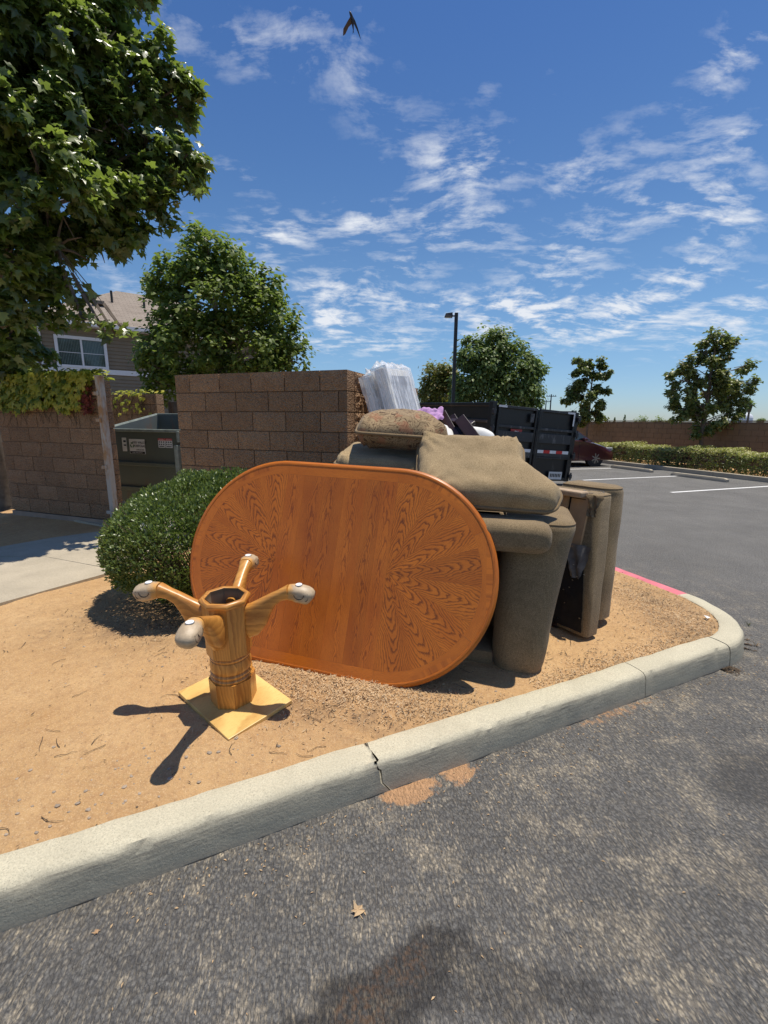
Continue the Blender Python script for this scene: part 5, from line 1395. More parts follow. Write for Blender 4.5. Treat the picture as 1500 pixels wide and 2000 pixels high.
# ------------------------------------------------------------------ upturned pedestal
def pedestal():
    base = Vector((-.762, 2.060, .150))
    t = thing('table_pedestal', 'upturned honey oak table pedestal with four claw feet in the air on a square board', 'pedestal', tuple(base), (R(4.0), 0, R(-1)))
    # board it stands on (its mounting plate)
    ang = math.atan2(.28, .235)
    me = MB().box((0, 0, .011), (.355, .495, .022), bev=.003).mesh('mounting_board')
    set_uv(me, lambda c, p: ((c.y % .133)-.06, c.x+.3))
    link('mounting_board', me, M['ply'], t, (0, .0, .0), (0, 0, ang))
    def ngon(r, n=8, ph=22.5):
        rr = r/math.cos(math.pi/n) if n == 8 else r
        return [(rr*math.cos(R(ph)+2*math.pi*i/n), rr*math.sin(R(ph)+2*math.pi*i/n)) for i in range(n)]
    # octagonal foot block, with the staves as separate faces
    def staves(name, z0, z1, ro, ri):
        O, I = ngon(ro), ngon(ri)
        for i in range(8):
            j = (i+1) % 8; sh = .0004
            a, b, c, d = [Vector((*p, 0)) for p in (O[i], O[j], I[j], I[i])]
            e = (b-a).normalized()*sh; a2, b2, c2, d2 = a+e, b-e, c-e, d+e
            me = MB().add([(*p.xy, z) for z in (z0, z1) for p in (a2, b2, c2, d2)], [(0, 3, 2, 1), (4, 5, 6, 7), (0, 1, 5, 4), (1, 2, 6, 5), (2, 3, 7, 6), (3, 0, 4, 7)]).mesh(name)
            tv = (b-a).normalized(); k = rnd.uniform(-.05, .05)
            set_uv(me, lambda co, p: (co.dot(tv)+k, co.z)); link(name, me, M['oak_pale'], t)
    staves('stave', .022, .155, .104, .086)
    staves('stave', .292, .560, .100, .083)
    # turned middle with ring grooves
    prof = [(.150, .094), (.155, .1005), (.166, .1035), (.172, .0995), (.175, .0955), (.180, .0995), (.190, .1015), (.196, .0975), (.199, .0935), (.204, .0975), (.225, .1005), (.250, .0985), (.262, .0955), (.265, .0915), (.270, .0955), (.279, .0985), (.284, .0955), (.287, .091), (.292, .0955), (.297, .100)]
    n = 48; rings = [[(r*math.cos(2*math.pi*i/n), r*math.sin(2*math.pi*i/n), z) for i in range(n)] for z, r in prof]
    me = MB().loft(rings, True, False).mesh('turned_section'); smooth(me, 35)
    set_uv(me, lambda c, p: (((math.atan2(c.y, c.x)/math.pi*4) % 1-.5)*.08, c.z)); link('turned_section', me, M['oak_pale'], t)
    # rounded rim
    rp = [(.083, .556), (.100, .556), (.108, .562), (.111, .572), (.109, .582), (.102, .588), (.093, .589), (.086, .585), (.0835, .578)]
    rings = [[(*p, z) for p in ngon(r)] for r, z in rp]+[[(*p, .556) for p in ngon(.083)]]
    me = MB().loft(rings, True, False).mesh('rim'); smooth(me, 40)
    set_uv(me, lambda c, p: (math.hypot(c.x, c.y)-.09, math.atan2(c.y, c.x)*.1)); link('rim', me, M['oak_pale'], t)
    rings = [[(*p, z) for p in ngon(.0828)] for z in (.024, .586)]
    me = MB().loft(rings, True, False).mesh('hollow_inside'); set_uv(me, lambda c, p: (((math.atan2(c.y, c.x)/math.pi*4) % 1-.5)*.08, c.z)); link('hollow_inside', me, M['oak_in'], t)
    MB().tube([(.03, .06, .50), (.03, .085, .50)], .006, 8).tube([(.03, .055, .50), (.03, .06, .50)], .013, 6).build('bolt', M['steel'], t)
    # carved legs: centre line radius r, height z, half-height h, half-width w
    def legset(phi, s=1.):
        secs = [(.090, .452, .092, .030), (.125, .462, .088, .034), (.165, .492, .068, .033), (.205, .535, .046, .030), (.245, .570, .031, .027), (.285, .592, .027, .026), (.315, .604, .031, .030), (.335, .609, .036, .035)]
        claw_ = [(.335, .609, .036, .035), (.352, .609, .039, .038), (.375, .606, .044, .043), (.402, .602, .045, .045), (.424, .596, .045, .044), (.440, .590, .041, .040), (.450, .585, .033, .031), (.455, .581, .017, .016)]
        def rings_of(S, knob=False):
            out = []
            for i, (r, z, h, w) in enumerate(S):
                p0 = S[max(i-1, 0)]; p1 = S[min(i+1, len(S)-1)]
                tr, tz = p1[0]-p0[0], p1[1]-p0[1]; L = math.hypot(tr, tz); tr, tz = tr/L, tz/L
                ring = []
                for k in range(20):
                    a = 2*math.pi*k/20; ca, sa = math.cos(a), math.sin(a)
                    e = .72
                    yy = w*math.copysign(abs(ca)**e, ca); hh = h*math.copysign(abs(sa)**e, sa)
                    if knob and 0 < i < len(S)-1:     # toes: two soft grooves at the sides
                        q_ = min(1, i/3); g = 1-q_*(.13*math.exp(-((k-3.2)/1.)**2)+.13*math.exp(-((k-6.8)/1.)**2)+.12*math.exp(-((k-13)/1.)**2)+.12*math.exp(-((k-17)/1.)**2)-.05*math.exp(-((k-15)/1.5)**2))+.03*fnoise((r*40, k*.6, 1))
                        yy *= g; hh *= g
                    q = Vector((r-tz*hh, yy, z+tr*hh)); ring.append(tuple(q))
                out.append(ring)
            return out
        Rm = Matrix.Rotation(phi, 4, 'Z')
        me = MB().loft(rings_of(secs)).mesh('leg'); smooth(me, 60); set_uv(me, lambda c, p: (c.z*.55+c.y*.5-.25, c.x)); 
        lg = link('leg', me, M['oak_pale'], t); lg.rotation_euler = (0, 0, phi); lg.scale = (s, 1, 1)
        me = MB().loft(rings_of(claw_, True)).mesh('claw_foot')
        smooth(me, 60); cf = link('claw_foot', me, M['claw'], lg)
        # carved lines of the toes
        mb = MB()
        for sy in (-1, 1):
            pts = []
            for i in range(9):
                a = math.pi*(.05+.9*i/8); r = .393+.026*math.cos(a)
                z = .618-.026*math.sin(a)
                hw = np.interp(r, [.352, .375, .402, .426, .444], [.038, .043, .045, .044, .038]); hh_ = np.interp(r, [.352, .375, .402, .426], [.039, .044, .045, .045]); sn = min(1, abs(z-.602)/hh_)**(1/.72); w = hw*math.sqrt(max(0, 1-sn*sn))**.72+.0004
                pts.append((r, sy*w, z))
            mb.tube(pts, .0021, 5)
            pts = []
            for i in range(7):
                a = math.pi*(-.5+i/6); r = .425+.014*math.cos(a); z = .604+.022*math.sin(a)
                hw = np.interp(r, [.402, .426, .444], [.045, .044, .038]); hh_ = np.interp(r, [.402, .426, .444], [.045, .045, .040]); sn = min(1, abs(z-.592)/hh_)**(1/.72)
                pts.append((r, sy*(hw*math.sqrt(max(0, 1-sn*sn))**.72+.0002), z))
            mb.tube(pts, .0016, 5)
        mb.build('carving_line', M['twig'], lg)
        MB().tube([(.386, 0, .641), (.386, 0, .651)], .0165, 18).build('glide', M['glide'], lg)
        MB().tube([(.386, 0, .640), (.386, 0, .6485)], .0185, 18).build('glide_ring', M['steel'], lg)
    for phi, s in ((0, .935), (90, .97), (180, .935), (270, .95)): legset(R(phi), s)
pedestal()

# ------------------------------------------------------------------ cushions
def seg_dist(P, poly):
    d = np.full(len(P), 1e9)
    for i in range(len(poly)):
        a = np.array(poly[i]); b = np.array(poly[(i+1) % len(poly)]); ab = b-a; L = ab@ab
        tt = np.clip(((P-a)@ab)/max(L, 1e-12), 0, 1); q = a+tt[:, None]*ab
        d = np.minimum(d, np.hypot(*(P-q).T))
    return d
def round_poly(pts, r, n=5):
    out = []; m = len(pts)
    rr = r if hasattr(r, '__len__') else [r]*m
    for i in range(m):
        p0, p, p1 = Vector((*pts[i-1], 0)), Vector((*pts[i], 0)), Vector((*pts[(i+1) % m], 0))
        a = (p0-p); b = (p1-p); k = min(rr[i], a.length*.45, b.length*.45)
        A_, B_ = p+a.normalized()*k, p+b.normalized()*k
        for j in range(n+1):
            t_ = j/n; q = A_*(1-t_)**2+p*2*t_*(1-t_)+B_*t_*t_; out.append((q.x, q.y))
    return out
def cushion(name, label, cat, origin, X, Yv, outline, T, w, mt, group=None, step=.022, seed=0, wr=.006, corner=None, pipe=M['fabric_dk'], under=None, sag=0., p_=2.0, pr=.0115):
    """outline in metres in the plane (X, Yv) through origin"""
    X = Vector(X).normalized(); Zn = X.cross(Vector(Yv)).normalized(); Yv = Zn.cross(X).normalized()
    t = thing(name, label, cat, tuple(origin), frame_euler(X, Yv, Zn), group)
    n0 = len(outline); edge = []
    for i in range(n0):
        a, b = outline[i], outline[(i+1) % n0]; L = math.hypot(b[0]-a[0], b[1]-a[1]); k = max(1, int(L/step))
        edge += [(a[0]+(b[0]-a[0])*j/k, a[1]+(b[1]-a[1])*j/k) for j in range(k)]
    xs = [p[0] for p in edge]; ys = [p[1] for p in edge]; P = [Vector((*p, 0)) for p in edge]
    ins = []
    y = min(ys); row = 0
    while y < max(ys):
        x = min(xs)+(step/2 if row % 2 else 0)
        while x < max(xs):
            if inpoly(x, y, P): ins.append((x, y))
            x += step
        y += step*.87; row += 1
    ins = np.array(ins); d = seg_dist(ins, edge); ins = ins[d > step*.5]
    m = len(edge); allp = edge+[tuple(q) for q in ins]
    r = delaunay_2d_cdt([Vector(q) for q in allp], [(i, (i+1) % m) for i in range(m)], [], 1, 1e-6)
    V = np.array([(v.x, v.y) for v in r[0]]); D_ = seg_dist(V, edge); q = np.clip(D_/w, 0, 1)
    H_ = T/2*(1-(1-q)**p_)**.5
    wrk = np.array([fnoise((x*5+seed, y*5, 0), 1., 2)*.55+fnoise((x*16+seed, y*16, 4), 1., 2)*.18 for x, y in V])*wr*2.2
    H_ = H_+wrk*np.clip(D_/.04, 0, 1)
    if corner:      # gathered folds that run in from the corners / seam spots
        for (cx, cy, ra, na) in corner:
            dx, dy = V[:, 0]-cx, V[:, 1]-cy; rr = np.hypot(dx, dy)+1e-6; an = np.arctan2(dy, dx)
            H_ = H_+np.exp(-(rr/ra)**2)*np.clip(rr/(ra*.35), 0, 1)*.022*np.sin(an*na+seed)*np.clip(D_/.02, 0, 1)
    bend = sag*((V[:, 0]-V[:, 0].mean())**2)
    up = [(V[i, 0], V[i, 1], H_[i]+bend[i]) for i in range(len(V))]; idx = {}
    vs = list(up)
    for i in range(len(V)):
        if D_[i] < 1e-4: idx[i] = i
        else: idx[i] = len(vs); vs.append((V[i, 0], V[i, 1], -H_[i]*.9+bend[i]))
    fs = [tuple(f) for f in r[2]]; fb = [tuple(idx[k] for k in f)[::-1] for f in r[2]]
    mb = MB(); mb.v = vs; mb.f = fs+fb; mb.m = [0]*len(fs)+[1 if under else 0]*len(fb)
    me = mb.mesh('cover'); smooth(me)
    link('cover', me, [mt, under] if under else mt, t)
    if pipe:
        zb = lambda x: sag*((x-V[:, 0].mean())**2)
        loop = [(x, y, zb(x)) for x, y in edge]; loop.append(loop[0])
        MB().tube(loop, pr, 6, False).build('piping', pipe, t, sm=80)
    return t
def plane_pts(pix, O, X, Yv):
    X = Vector(X).normalized(); Zn = X.cross(Vector(Yv)).normalized(); Yv = Zn.cross(X).normalized(); out = []
    C0 = Vector((0, 0, CAM_H))
    for u, v in pix:
        d = cam_dir(u, v); tt = (Vector(O)-C0).dot(Zn)/d.dot(Zn); p = C0+d*tt-Vector(O); out.append((p.dot(X), p.dot(Yv)))
    return out
# big box cushion on top of the nearer sofa
O1 = Vector((.45, 2.72, 1.228)); X1 = Vector((.945, -.30, -.10)); Y1 = Vector((.12, .74, .62))
out1 = plane_pts([(818, 856), (1008, 864), (1022, 880), (1022, 908), (1056, 932), (1099, 964), (1084, 1002), (930, 990), (812, 980)], O1, X1, Y1)
out1 = round_poly(out1, [.045, .03, .02, .02, .05, .05, .06, .05, .05])
# ------------------------------------------------------------------ overturned sofas
def ring_rr(x0, x1, y0, y1, z, rf, rb=.03, n=7, leanx=0.):
    """rounded rectangle in plan; rf radius of the front corners"""
    pts = []
    for (cx, cy, a0, r) in ((x1-rf, y0+rf, -90, rf), (x1-rb, y1-rb, 0, rb), (x0+rb, y1-rb, 90, rb), (x0+rf, y0+rf, 180, rf)):
        for k in range(n+1):
            a = R(a0+90*k/n); pts.append((cx+r*math.cos(a), cy+r*math.sin(a), z))
    return pts
def soft_column(spec, yb, cap=.05):
    """spec: (z, x0, x1, y0, rf)"""
    rings = []
    def at_z(z): return [np.interp(z, [s[0] for s in spec], [s[i] for s in spec]) for i in range(1, 5)]
    z0, z1 = spec[0][0], spec[-1][0]; zs = list(np.linspace(z0, z1-cap, 14))
    for q, z in enumerate([z0]+zs):
        x0, x1, y0, rf = at_z(z); k = .02 if q == 0 else 0
        rings.append([(x+.004*fnoise((x*5, y*5, zz*6)), y+.007*fnoise((x*6, y*5, zz*5+3)), zz) for x, y, zz in ring_rr(x0+k, x1-k, y0+k, yb-k, z, max(rf-k, .01), .05)])
    for a in (20, 40, 60, 80):
        c = cap*(1-math.cos(R(a))); z = z1-cap+cap*math.sin(R(a)); x0, x1, y0, rf = at_z(z)
        rings.append(ring_rr(x0+c, x1-c, y0+c, yb-c, z, max(rf-c, .01), max(.05-c, .008)))
    return MB().loft(rings), rings[-3]
def arm_part(spec, yb, cap, t, m=None, nm='arm', sm=60, seam=True):
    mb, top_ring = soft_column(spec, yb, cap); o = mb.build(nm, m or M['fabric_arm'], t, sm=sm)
    if seam: MB().tube(top_ring+[top_ring[0]], .0055, 6, False).build('piping', M['fabric_dk'], o, sm=80)
    return o
def sofa_near():
    ang = math.atan2(-.283, .959)
    t = thing('sofa', 'nearer olive-brown sofa tipped on its back under the big box cushion, behind the tabletop', 'sofa', (.930, 2.300, .125), (0, 0, ang), 'olive-brown sofas tipped on end')
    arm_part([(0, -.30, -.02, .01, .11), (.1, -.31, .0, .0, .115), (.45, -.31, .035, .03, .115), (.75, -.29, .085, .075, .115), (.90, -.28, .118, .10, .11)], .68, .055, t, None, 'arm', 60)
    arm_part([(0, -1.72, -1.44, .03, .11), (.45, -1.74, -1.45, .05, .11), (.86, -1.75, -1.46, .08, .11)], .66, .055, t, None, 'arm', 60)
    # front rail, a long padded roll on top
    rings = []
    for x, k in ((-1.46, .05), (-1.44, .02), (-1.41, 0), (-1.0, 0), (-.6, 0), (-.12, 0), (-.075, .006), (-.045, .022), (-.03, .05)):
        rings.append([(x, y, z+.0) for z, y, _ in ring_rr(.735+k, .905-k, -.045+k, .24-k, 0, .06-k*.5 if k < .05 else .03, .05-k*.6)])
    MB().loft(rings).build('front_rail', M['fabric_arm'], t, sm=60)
    MB().box((-.87, .52, .43), (1.15, .22, .84), bev=.03).build('seat_deck', M['fabric_dk'], t, sm=40)
    MB().box((-.87, .33, .80), (1.15, .5, .10), bev=.03).build('front_border', M['fabric_dk'], t, sm=40)
    MB().box((-.87, .30, .05), (1.15, .5, .10), bev=.03).build('back_cushion_edge', M['fabric_dk'], t, sm=40)
    MB().box((-.8, .66, .44), (1.5, .04, .80), bev=.01).build('underside_cloth', M['dust'], t)
def sofa_far():
    ang = math.atan2(.55, .83)
    t = thing('sofa', 'farther olive-brown sofa on end with torn black underside and bare frame wood showing', 'sofa', (1.35, 2.73, .145), (0, 0, ang), 'olive-brown sofas tipped on end')
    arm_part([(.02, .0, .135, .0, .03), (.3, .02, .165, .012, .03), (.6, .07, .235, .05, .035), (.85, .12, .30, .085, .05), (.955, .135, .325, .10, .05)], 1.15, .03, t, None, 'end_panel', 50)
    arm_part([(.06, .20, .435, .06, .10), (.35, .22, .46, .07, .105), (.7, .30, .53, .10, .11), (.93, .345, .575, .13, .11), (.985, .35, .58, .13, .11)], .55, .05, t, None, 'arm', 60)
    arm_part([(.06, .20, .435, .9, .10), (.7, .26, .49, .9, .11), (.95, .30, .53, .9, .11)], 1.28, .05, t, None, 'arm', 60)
    MB().box((.28, .72, .45), (.2, .7, .80), bev=.02).build('seat_deck', M['fabric_dk'], t)
    # torn dust cover: a sagging sheet with a ragged upper edge
    def face_x(z): return np.interp(z, [.02, .3, .6, .85, .955], [0, .02, .07, .12, .135])
    vs = []; fs = []; ny, nz_ = 26, 26
    for j in range(nz_+1):
        for i in range(ny+1):
            y = .035+(1.08)*(i/ny)**1.3+face_x(.5)*0; ztop = .60+.05*fnoise((y*9, 0, 1))+.03*math.sin(y*40)
            z = .045+(ztop-.045)*j/nz_
            x = face_x(z)-.010-.012*abs(fnoise((y*6, z*6, 2)))-.004*fnoise((y*25, z*25, 2)); vs.append((x, y+face_x(z)*1.2, z))
    for j in range(nz_):
        for i in range(ny): a = j*(ny+1)+i; fs.append((a, a+1, a+ny+2, a+ny+1))
    MB().add(vs, fs).build('dust_cover', M['dust'], t, sm=50)
    # dark interior above the tear, bare boards, brace
    MB().box((.125, .66, .78), (.03, .98, .28)).build('inner_cloth', M['dust'], t)
    MB().box((.093, .21, .77), (.022, .13, .36), Matrix.Rotation(R(11), 3, 'Y')).build('frame_board', M['rawwood'], t)
    MB().box((.085, .335, .80), (.024, .085, .30), Matrix.Rotation(R(11), 3, 'Y')).build('frame_board', M['rawwood'], t)
    MB().add([(.103, .39, .95), (.103, .64, .95), (.055, .39, .66), (.123, .39, .95), (.123, .64, .95), (.075, .39, .66)], [(0, 1, 2), (3, 5, 4), (0, 2, 5, 3), (0, 3, 4, 1), (1, 4, 5, 2)]).build('corner_brace', M['rawwood'], t)
    MB().box((.10, .65, .950), (.09, .95, .04), bev=.01).build('webbing_edge', M['webbing'], t)
    # rag of grey lining and loose fabric at the torn corner
    def rag(name, y0, z0, w, h, m, sd):
        vs = []; fs = []
        for j in range(9):
            for i in range(7):
                ww = w*(1-.55*j/8)+.02*fnoise((j*.9, sd, 0)); y = y0+(i/6-.5)*ww; z = z0-h*j/8
                vs.append((face_x(z)-.026-.014*math.sin(i*1.7+j*.8+sd)-.008*fnoise((i*.7, j*.7, sd)), y+.02*fnoise((j*.6, 2, sd)), z))
        for j in range(8):
            for i in range(6): a = j*7+i; fs.append((a, a+1, a+8, a+7))
        MB().add(vs, fs).build(name, m, t, sm=60)
    rag('torn_lining', .14, .62, .17, .22, M['rag'], 1.)
    rag('loose_fabric', .11, .955, .11, .14, M['fabric_dk'], 4.)
    rag('loose_fabric', .36, .955, .10, .09, M['fabric_dk'], 7.)
    # staples along the top edge and the cover
    mb = MB()
    for i in range(34):
        a = rnd.uniform(0, 6.28); mb.box((.235+.085*math.cos(a), .20+.06*math.sin(a), .958), (.012, .003, .003), Matrix.Rotation(rnd.uniform(0, 3), 3, 'Z'))
    for i in range(14): mb.box((-.014, rnd.uniform(.05, .5), rnd.uniform(.06, .5)), (.003, .010, .004))
    o = mb.build('staples', M['steel'], t); o['kind'] = 'stuff'
    MB().box((.02, .25, .02), (.05, .05, .04), bev=.01).box((.1, .9, .02), (.05, .05, .04), bev=.01).build('sofa_foot', M['espresso'], t)
sofa_near(); sofa_far()
c1 = cushion('seat_cushion', 'big olive-brown box cushion with piped edge lying aslant on top of the pile', 'cushion', O1, X1, Y1, out1, .205, .105, M['fabric'], 'loose cushions on the pile', seed=2,
        corner=[(out1[0][0], out1[0][1], .15, 16), (out1[8][0]+.0, out1[8][1], .12, 18), (out1[-3][0], out1[-3][1], .16, 14)], wr=.012)
O2 = Vector((.06, 3.16, 1.50)); X2 = Vector((.97, .06, -.05)); Y2v = Vector((-.05, .95, .10))
out2 = [(-.26, -.22), (.35, -.26), (.37, .28), (-.24, .30)]
cushion('back_pillow', 'plump pillow with faded paisley top and plain brown underside lying over the flat cushion', 'pillow', O2, X2, Y2v, round_poly(out2, .06), .27, .21, M['fabric_pt'], 'loose cushions on the pile', seed=5,
        corner=[(.3, -.22, .16, 12), (-.22, -.18, .14, 12)], wr=.012, under=M['fabric_dk'], p_=1.8)
O3 = Vector((.08, 3.10, 1.265)); X3 = Vector((.985, -.12, -.09)); Y3v = Vector((.1, .97, .12))
cushion('seat_cushion', 'flat olive-brown seat cushion lying lowest in the pile under the paisley pillow', 'cushion', O3, X3, Y3v, round_poly([(-.40, -.20), (.45, -.20), (.45, .40), (-.40, .40)], .07), .135, .05, M['fabric'], 'loose cushions on the pile', seed=9,
        corner=[(-.38, -.18, .12, 10)], wr=.006, p_=2.6)
# a second folded flat cushion under them keeps the pile up
cushion('seat_cushion', 'darker flat cushion wedged at the bottom between the sofa tops and the pillows', 'cushion', Vector((.12, 3.12, 1.115)), X3, Y3v, round_poly([(-.36, -.22), (.46, -.22), (.46, .36), (-.36, .36)], .07), .15, .05, M['fabric_dk'], 'loose cushions on the pile', seed=19, p_=2.6)

# ------------------------------------------------------------------ wrapped mattresses against the wall
def mattresses():
    up = (Vector((-.30, .02, 1))).normalized(); wd = (VE-up*VE.dot(up)).normalized(); th_ = wd.cross(up).normalized()   # th_ points away from the wall (right)
    if th_.x < 0: th_ = -th_
    E_ = frame_euler(wd, up, wd.cross(up))
    sgn = 1 if wd.cross(up).dot(th_) > 0 else -1
    def one(label, shift, T, Wd, Hh, dy, seed):
        o = Vector((.50, 4.37, .16))+th_*shift+wd*dy
        t = thing('mattress', label, 'mattress', tuple(o), E_, 'mattresses wrapped in clear plastic')
        MB().box((Wd/2, Hh/2, 0), (Wd, Hh, T), bev=.025).build('mattress_body', M['mattress'], t, sm=40)
        MB().box((Wd/2, Hh/2, sgn*(T/2+.002)), (Wd-.20, Hh-.16, .008), bev=.003).build('face_panel', M['grey_panel'], t)
        # crinkled wrap
        nx, ny_, nt = 34, 60, 8
        ringpts = []
        loop = []
        for i in range(nx): loop.append((-.012+(Wd+.024)*i/nx, -T/2-.012))
        for i in range(nt): loop.append((Wd+.012, -T/2-.012+(T+.024)*i/nt))
        for i in range(nx): loop.append((Wd+.012-(Wd+.024)*i/nx, T/2+.012))
        for i in range(nt): loop.append((-.012, T/2+.012-(T+.024)*i/nt))
        rings = []
        for j in range(ny_+5):
            y = -.01+(Hh+.02)*min(j, ny_)/ny_; over = max(0, j-ny_)
            k = 1-.22*over; rg = []
            for a, (x, z) in enumerate(loop):
                c = abs(fnoise((x*6+seed, y*.55, z*7), 1., 2))*.016+abs(math.sin(x*46+2*math.sin(y*1.1+seed)+z*30))**3*.004
                if j > ny_-6: c += .010*abs(math.sin(a*.7+seed))*(1 if over == 0 else .6)
                nx_ = 0; nz_ = 0
                if abs(z) >= T/2: nz_ = math.copysign(1, z)
                else: nx_ = 1 if x > Wd/2 else -1
                rg.append((Wd/2+(x+nx_*c-Wd/2)*(1 if over == 0 else 1-.03*over), y+over*.010*(1+.8*math.sin(a*.45+seed))+(.0), (z+nz_*c)*k))
            rings.append(rg)
        MB().loft(rings).build('plastic_wrap', M['plastic'], t, sm=60)
    one('plastic-wrapped white mattress nearest the pile, its grey ribbed face towards the lot', .0, .115, .90, 1.98, .0, 1.)
    one('plastic-wrapped white mattress leaning directly on the block wall behind the other one', -.15, .10, .86, 1.95, .03, 5.)
mattresses()

# ------------------------------------------------------------------ lilac cloth, dark boards, white pillow
def cloth():
    p = Vector((.33, 3.62, 1.60)); t = thing('cloth', 'crumpled lilac cloth between the plastic-wrapped mattress and the dark boards', 'cloth', tuple(p))
    nx, ny_ = 44, 30; vs = []; fs = []
    for j in range(ny_+1):
        for i in range(nx+1):
            a, b = i/nx-.5, j/ny_-.5; f = fnoise((a*2.2+1, b*2.2, 2), 1., 2); r = .5+.5*math.sin(a*9+b*5+f*3)
            vs.append((a*.25+.02*f, b*.2+.015*r, .035*(1-(2*a)**2)*(1-(2*b)**2)+.032*r*(.5+f*.7)+.010*fnoise((a*5, b*5, 5))+.03*abs(fnoise((a*3, b*3, 8)))+.05*max(0, a-.1)-.03*(a < -.4)))
    for j in range(ny_):
        for i in range(nx): q = j*(nx+1)+i; fs.append((q, q+1, q+nx+2, q+nx+1))
    me = MB().add(vs, fs).build('crumpled_sheet', M['lilac'], t, (0, 0, -.005), (R(28), 0, 0), sm=80)
    m = me.modifiers.new('thick', 'SOLIDIFY'); m.thickness = .004
    t = thing('blanket', 'heap of cream blanket just under the lilac cloth', 'blanket', (.38, 3.50, 1.22))
    vs = []; fs = []; rings = []
    for j in range(13):
        a = math.pi/2*j/12; rings.append([((.24*math.cos(a)*(1+.1*math.sin(5*k*R(15)+j)))*math.cos(k*R(15)), .2*math.cos(a)*math.sin(k*R(15)), .335*math.sin(a)+.02*fnoise((k*.6, j*.5, 1))) for k in range(24)])
    MB().loft(rings).build('folds', M['white_cloth'], t, sm=70)
cloth()
def boards():
    t = thing('wooden_bed_end', 'dark espresso wooden bed rails leaning crosswise in the pile beside the lilac cloth', 'bed end', (.66, 3.35, 1.12))
    # two stepped boards leaning to the left, tops at (865,806) and (892,820)
    def plank(a, b, w, th_, name='board', fwd=(-.30, -.90, .25)):
        a, b = Vector(a)-t.location, Vector(b)-t.location; L = (b-a).length; y = (b-a).normalized(); z = Vector(fwd); z = (z-y*z.dot(y)).normalized(); x = y.cross(z)
        o = MB().box((0, L/2, 0), (w, L, th_), bev=.004).build(name, M['espresso'], t); o.location = a; o.rotation_euler = frame_euler(x, y, z); return o
    a1, b1 = at(905, 880, 3.35), at(864, 806, 3.70); a2, b2 = at(945, 880, 3.25), at(898, 818, 3.52); a3, b3 = at(925, 890, 3.45), at(878, 815, 3.66)
    d1 = (a1-b1).normalized()*.30; d2 = (a2-b2).normalized()*.30
    plank(a1+d1, b1, .062, .03); plank(a3+d1, b3, .10, .02, 'panel'); plank(a2+d2, b2, .085, .045)
    plank(at(880, 822, 3.62), at(925, 828, 3.46), .05, .03, 'cross_rail', (-.1, -.5, .85))
boards()
O5 = at(935, 862, 3.5); X5 = Vector((.97, -.18, -.10)); Y5 = Vector((-.20, .35, .9))
cushion('white_pillow', 'white pillow with faint print showing behind the big cushion, right of the dark boards', 'pillow', O5, X5, Y5, round_poly([(-.14, -.16), (.13, -.16), (.115, .075), (.03, .112), (-.12, .115)], .035), .09, .06, M['white_cloth'], seed=3, wr=.003, pipe=None)

# ------------------------------------------------------------------ swallow in flight
def bird():
    p = at(688, 44, 7.5); d0 = cam_dir(688, 44)
    Rt = Vector((1, 0, 0)); Fw = d0; Up = Rt.cross(Fw).normalized()
    t = thing('bird', 'small dark swallow in flight high in the blue sky', 'bird', tuple(p))
    s = .0086   # metres per photo pixel there
    def Q(x, y, z=0.): return Rt*(x*s)+Up*(y*s)+Fw*(z*s)
    path = [(-4, 12.5, .5), (-2.8, 10.5, 1.7), (-1.2, 7.5, 2.2), (0, 3, 2.3), (.8, -2, 1.8), (1.2, -6, 1.1), (1.5, -9, .5)]
    MB().tube([Q(x, y) for x, y, r in path], [r*s for *_, r in path], 10).build('body', M['bird_dark'], t, sm=70)
    def wing(pts, m, name='wing'):
        top_ = [Q(x, y, z) for x, y, z in pts]; bot = [q+Fw*.004 for q in top_]; n = len(pts)
        MB().add(top_+bot, [tuple(range(n)), tuple(range(n, 2*n))[::-1]]+[(i, (i+1) % n, n+(i+1) % n, n+i) for i in range(n)]).build(name, m, t)
    wing([(-1.5, 8, 0), (-8, 1, -3), (-15, -7, -5), (-16, -15, -6), (-12, -13, -5), (-6, -5, -2), (0, -1, 0)], M['bird_brown'])
    wing([(.5, 8, 0), (5, 2, 3), (9, -6, 5), (14, -20, 7), (12, -17, 6), (7, -8, 4), (1.5, 0, 0)], M['bird_dark'])
    wing([(.8, -7, 0), (3, -13, 0), (1.6, -10.5, 0), (0, -13.5, 0)], M['bird_dark'], 'tail')
bird()

# ------------------------------------------------------------------ ground litter
def scatter(n, fn):
    out = []
    while len(out) < n:
        x, y = fn()
        if inpoly(x, y, poly) and (Vector((x, y, 0))-S_(0)).dot(N1) > KW+.004: out.append((x, y))
    return out
def litter(name, label, pts, lo, hi, wlo, whi, mt, flat=.35, lift=.004):
    mb = MB()
    for x, y in pts:
        L = rnd.uniform(lo, hi); w = rnd.uniform(wlo, whi); a = rnd.uniform(0, 6.28); pt = rnd.gauss(0, flat)
        d = Vector((math.cos(a)*math.cos(pt), math.sin(a)*math.cos(pt), math.sin(pt)))*L/2; s = Vector((-math.sin(a), math.cos(a), rnd.gauss(0, .5))).normalized()*w/2
        c = Vector((x, y, ground_z(x, y)+lift+abs(d.z)*.8)); c.z += rnd.uniform(0, .004)
        k = Vector((0, 0, w*.5))
        mb.add([c-d, c-d*.2+s+k*.5, c+d, c-s*.8-k*.2], [(0, 1, 2), (0, 2, 3)])
    o = mb.build(name, mt); tag(o, label, kind='stuff'); return o
def g2(cx, cy, sx, sy, rot):
    def f():
        a, b = rnd.gauss(0, sx), rnd.gauss(0, sy); c, s = math.cos(rot), math.sin(rot); return cx+a*c-b*s, cy+a*s+b*c
    return f
pts = scatter(3800, g2(-.1, 2.16, .42, .10, -.29))+scatter(600, g2(-.55, 2.1, .25, .15, 0))
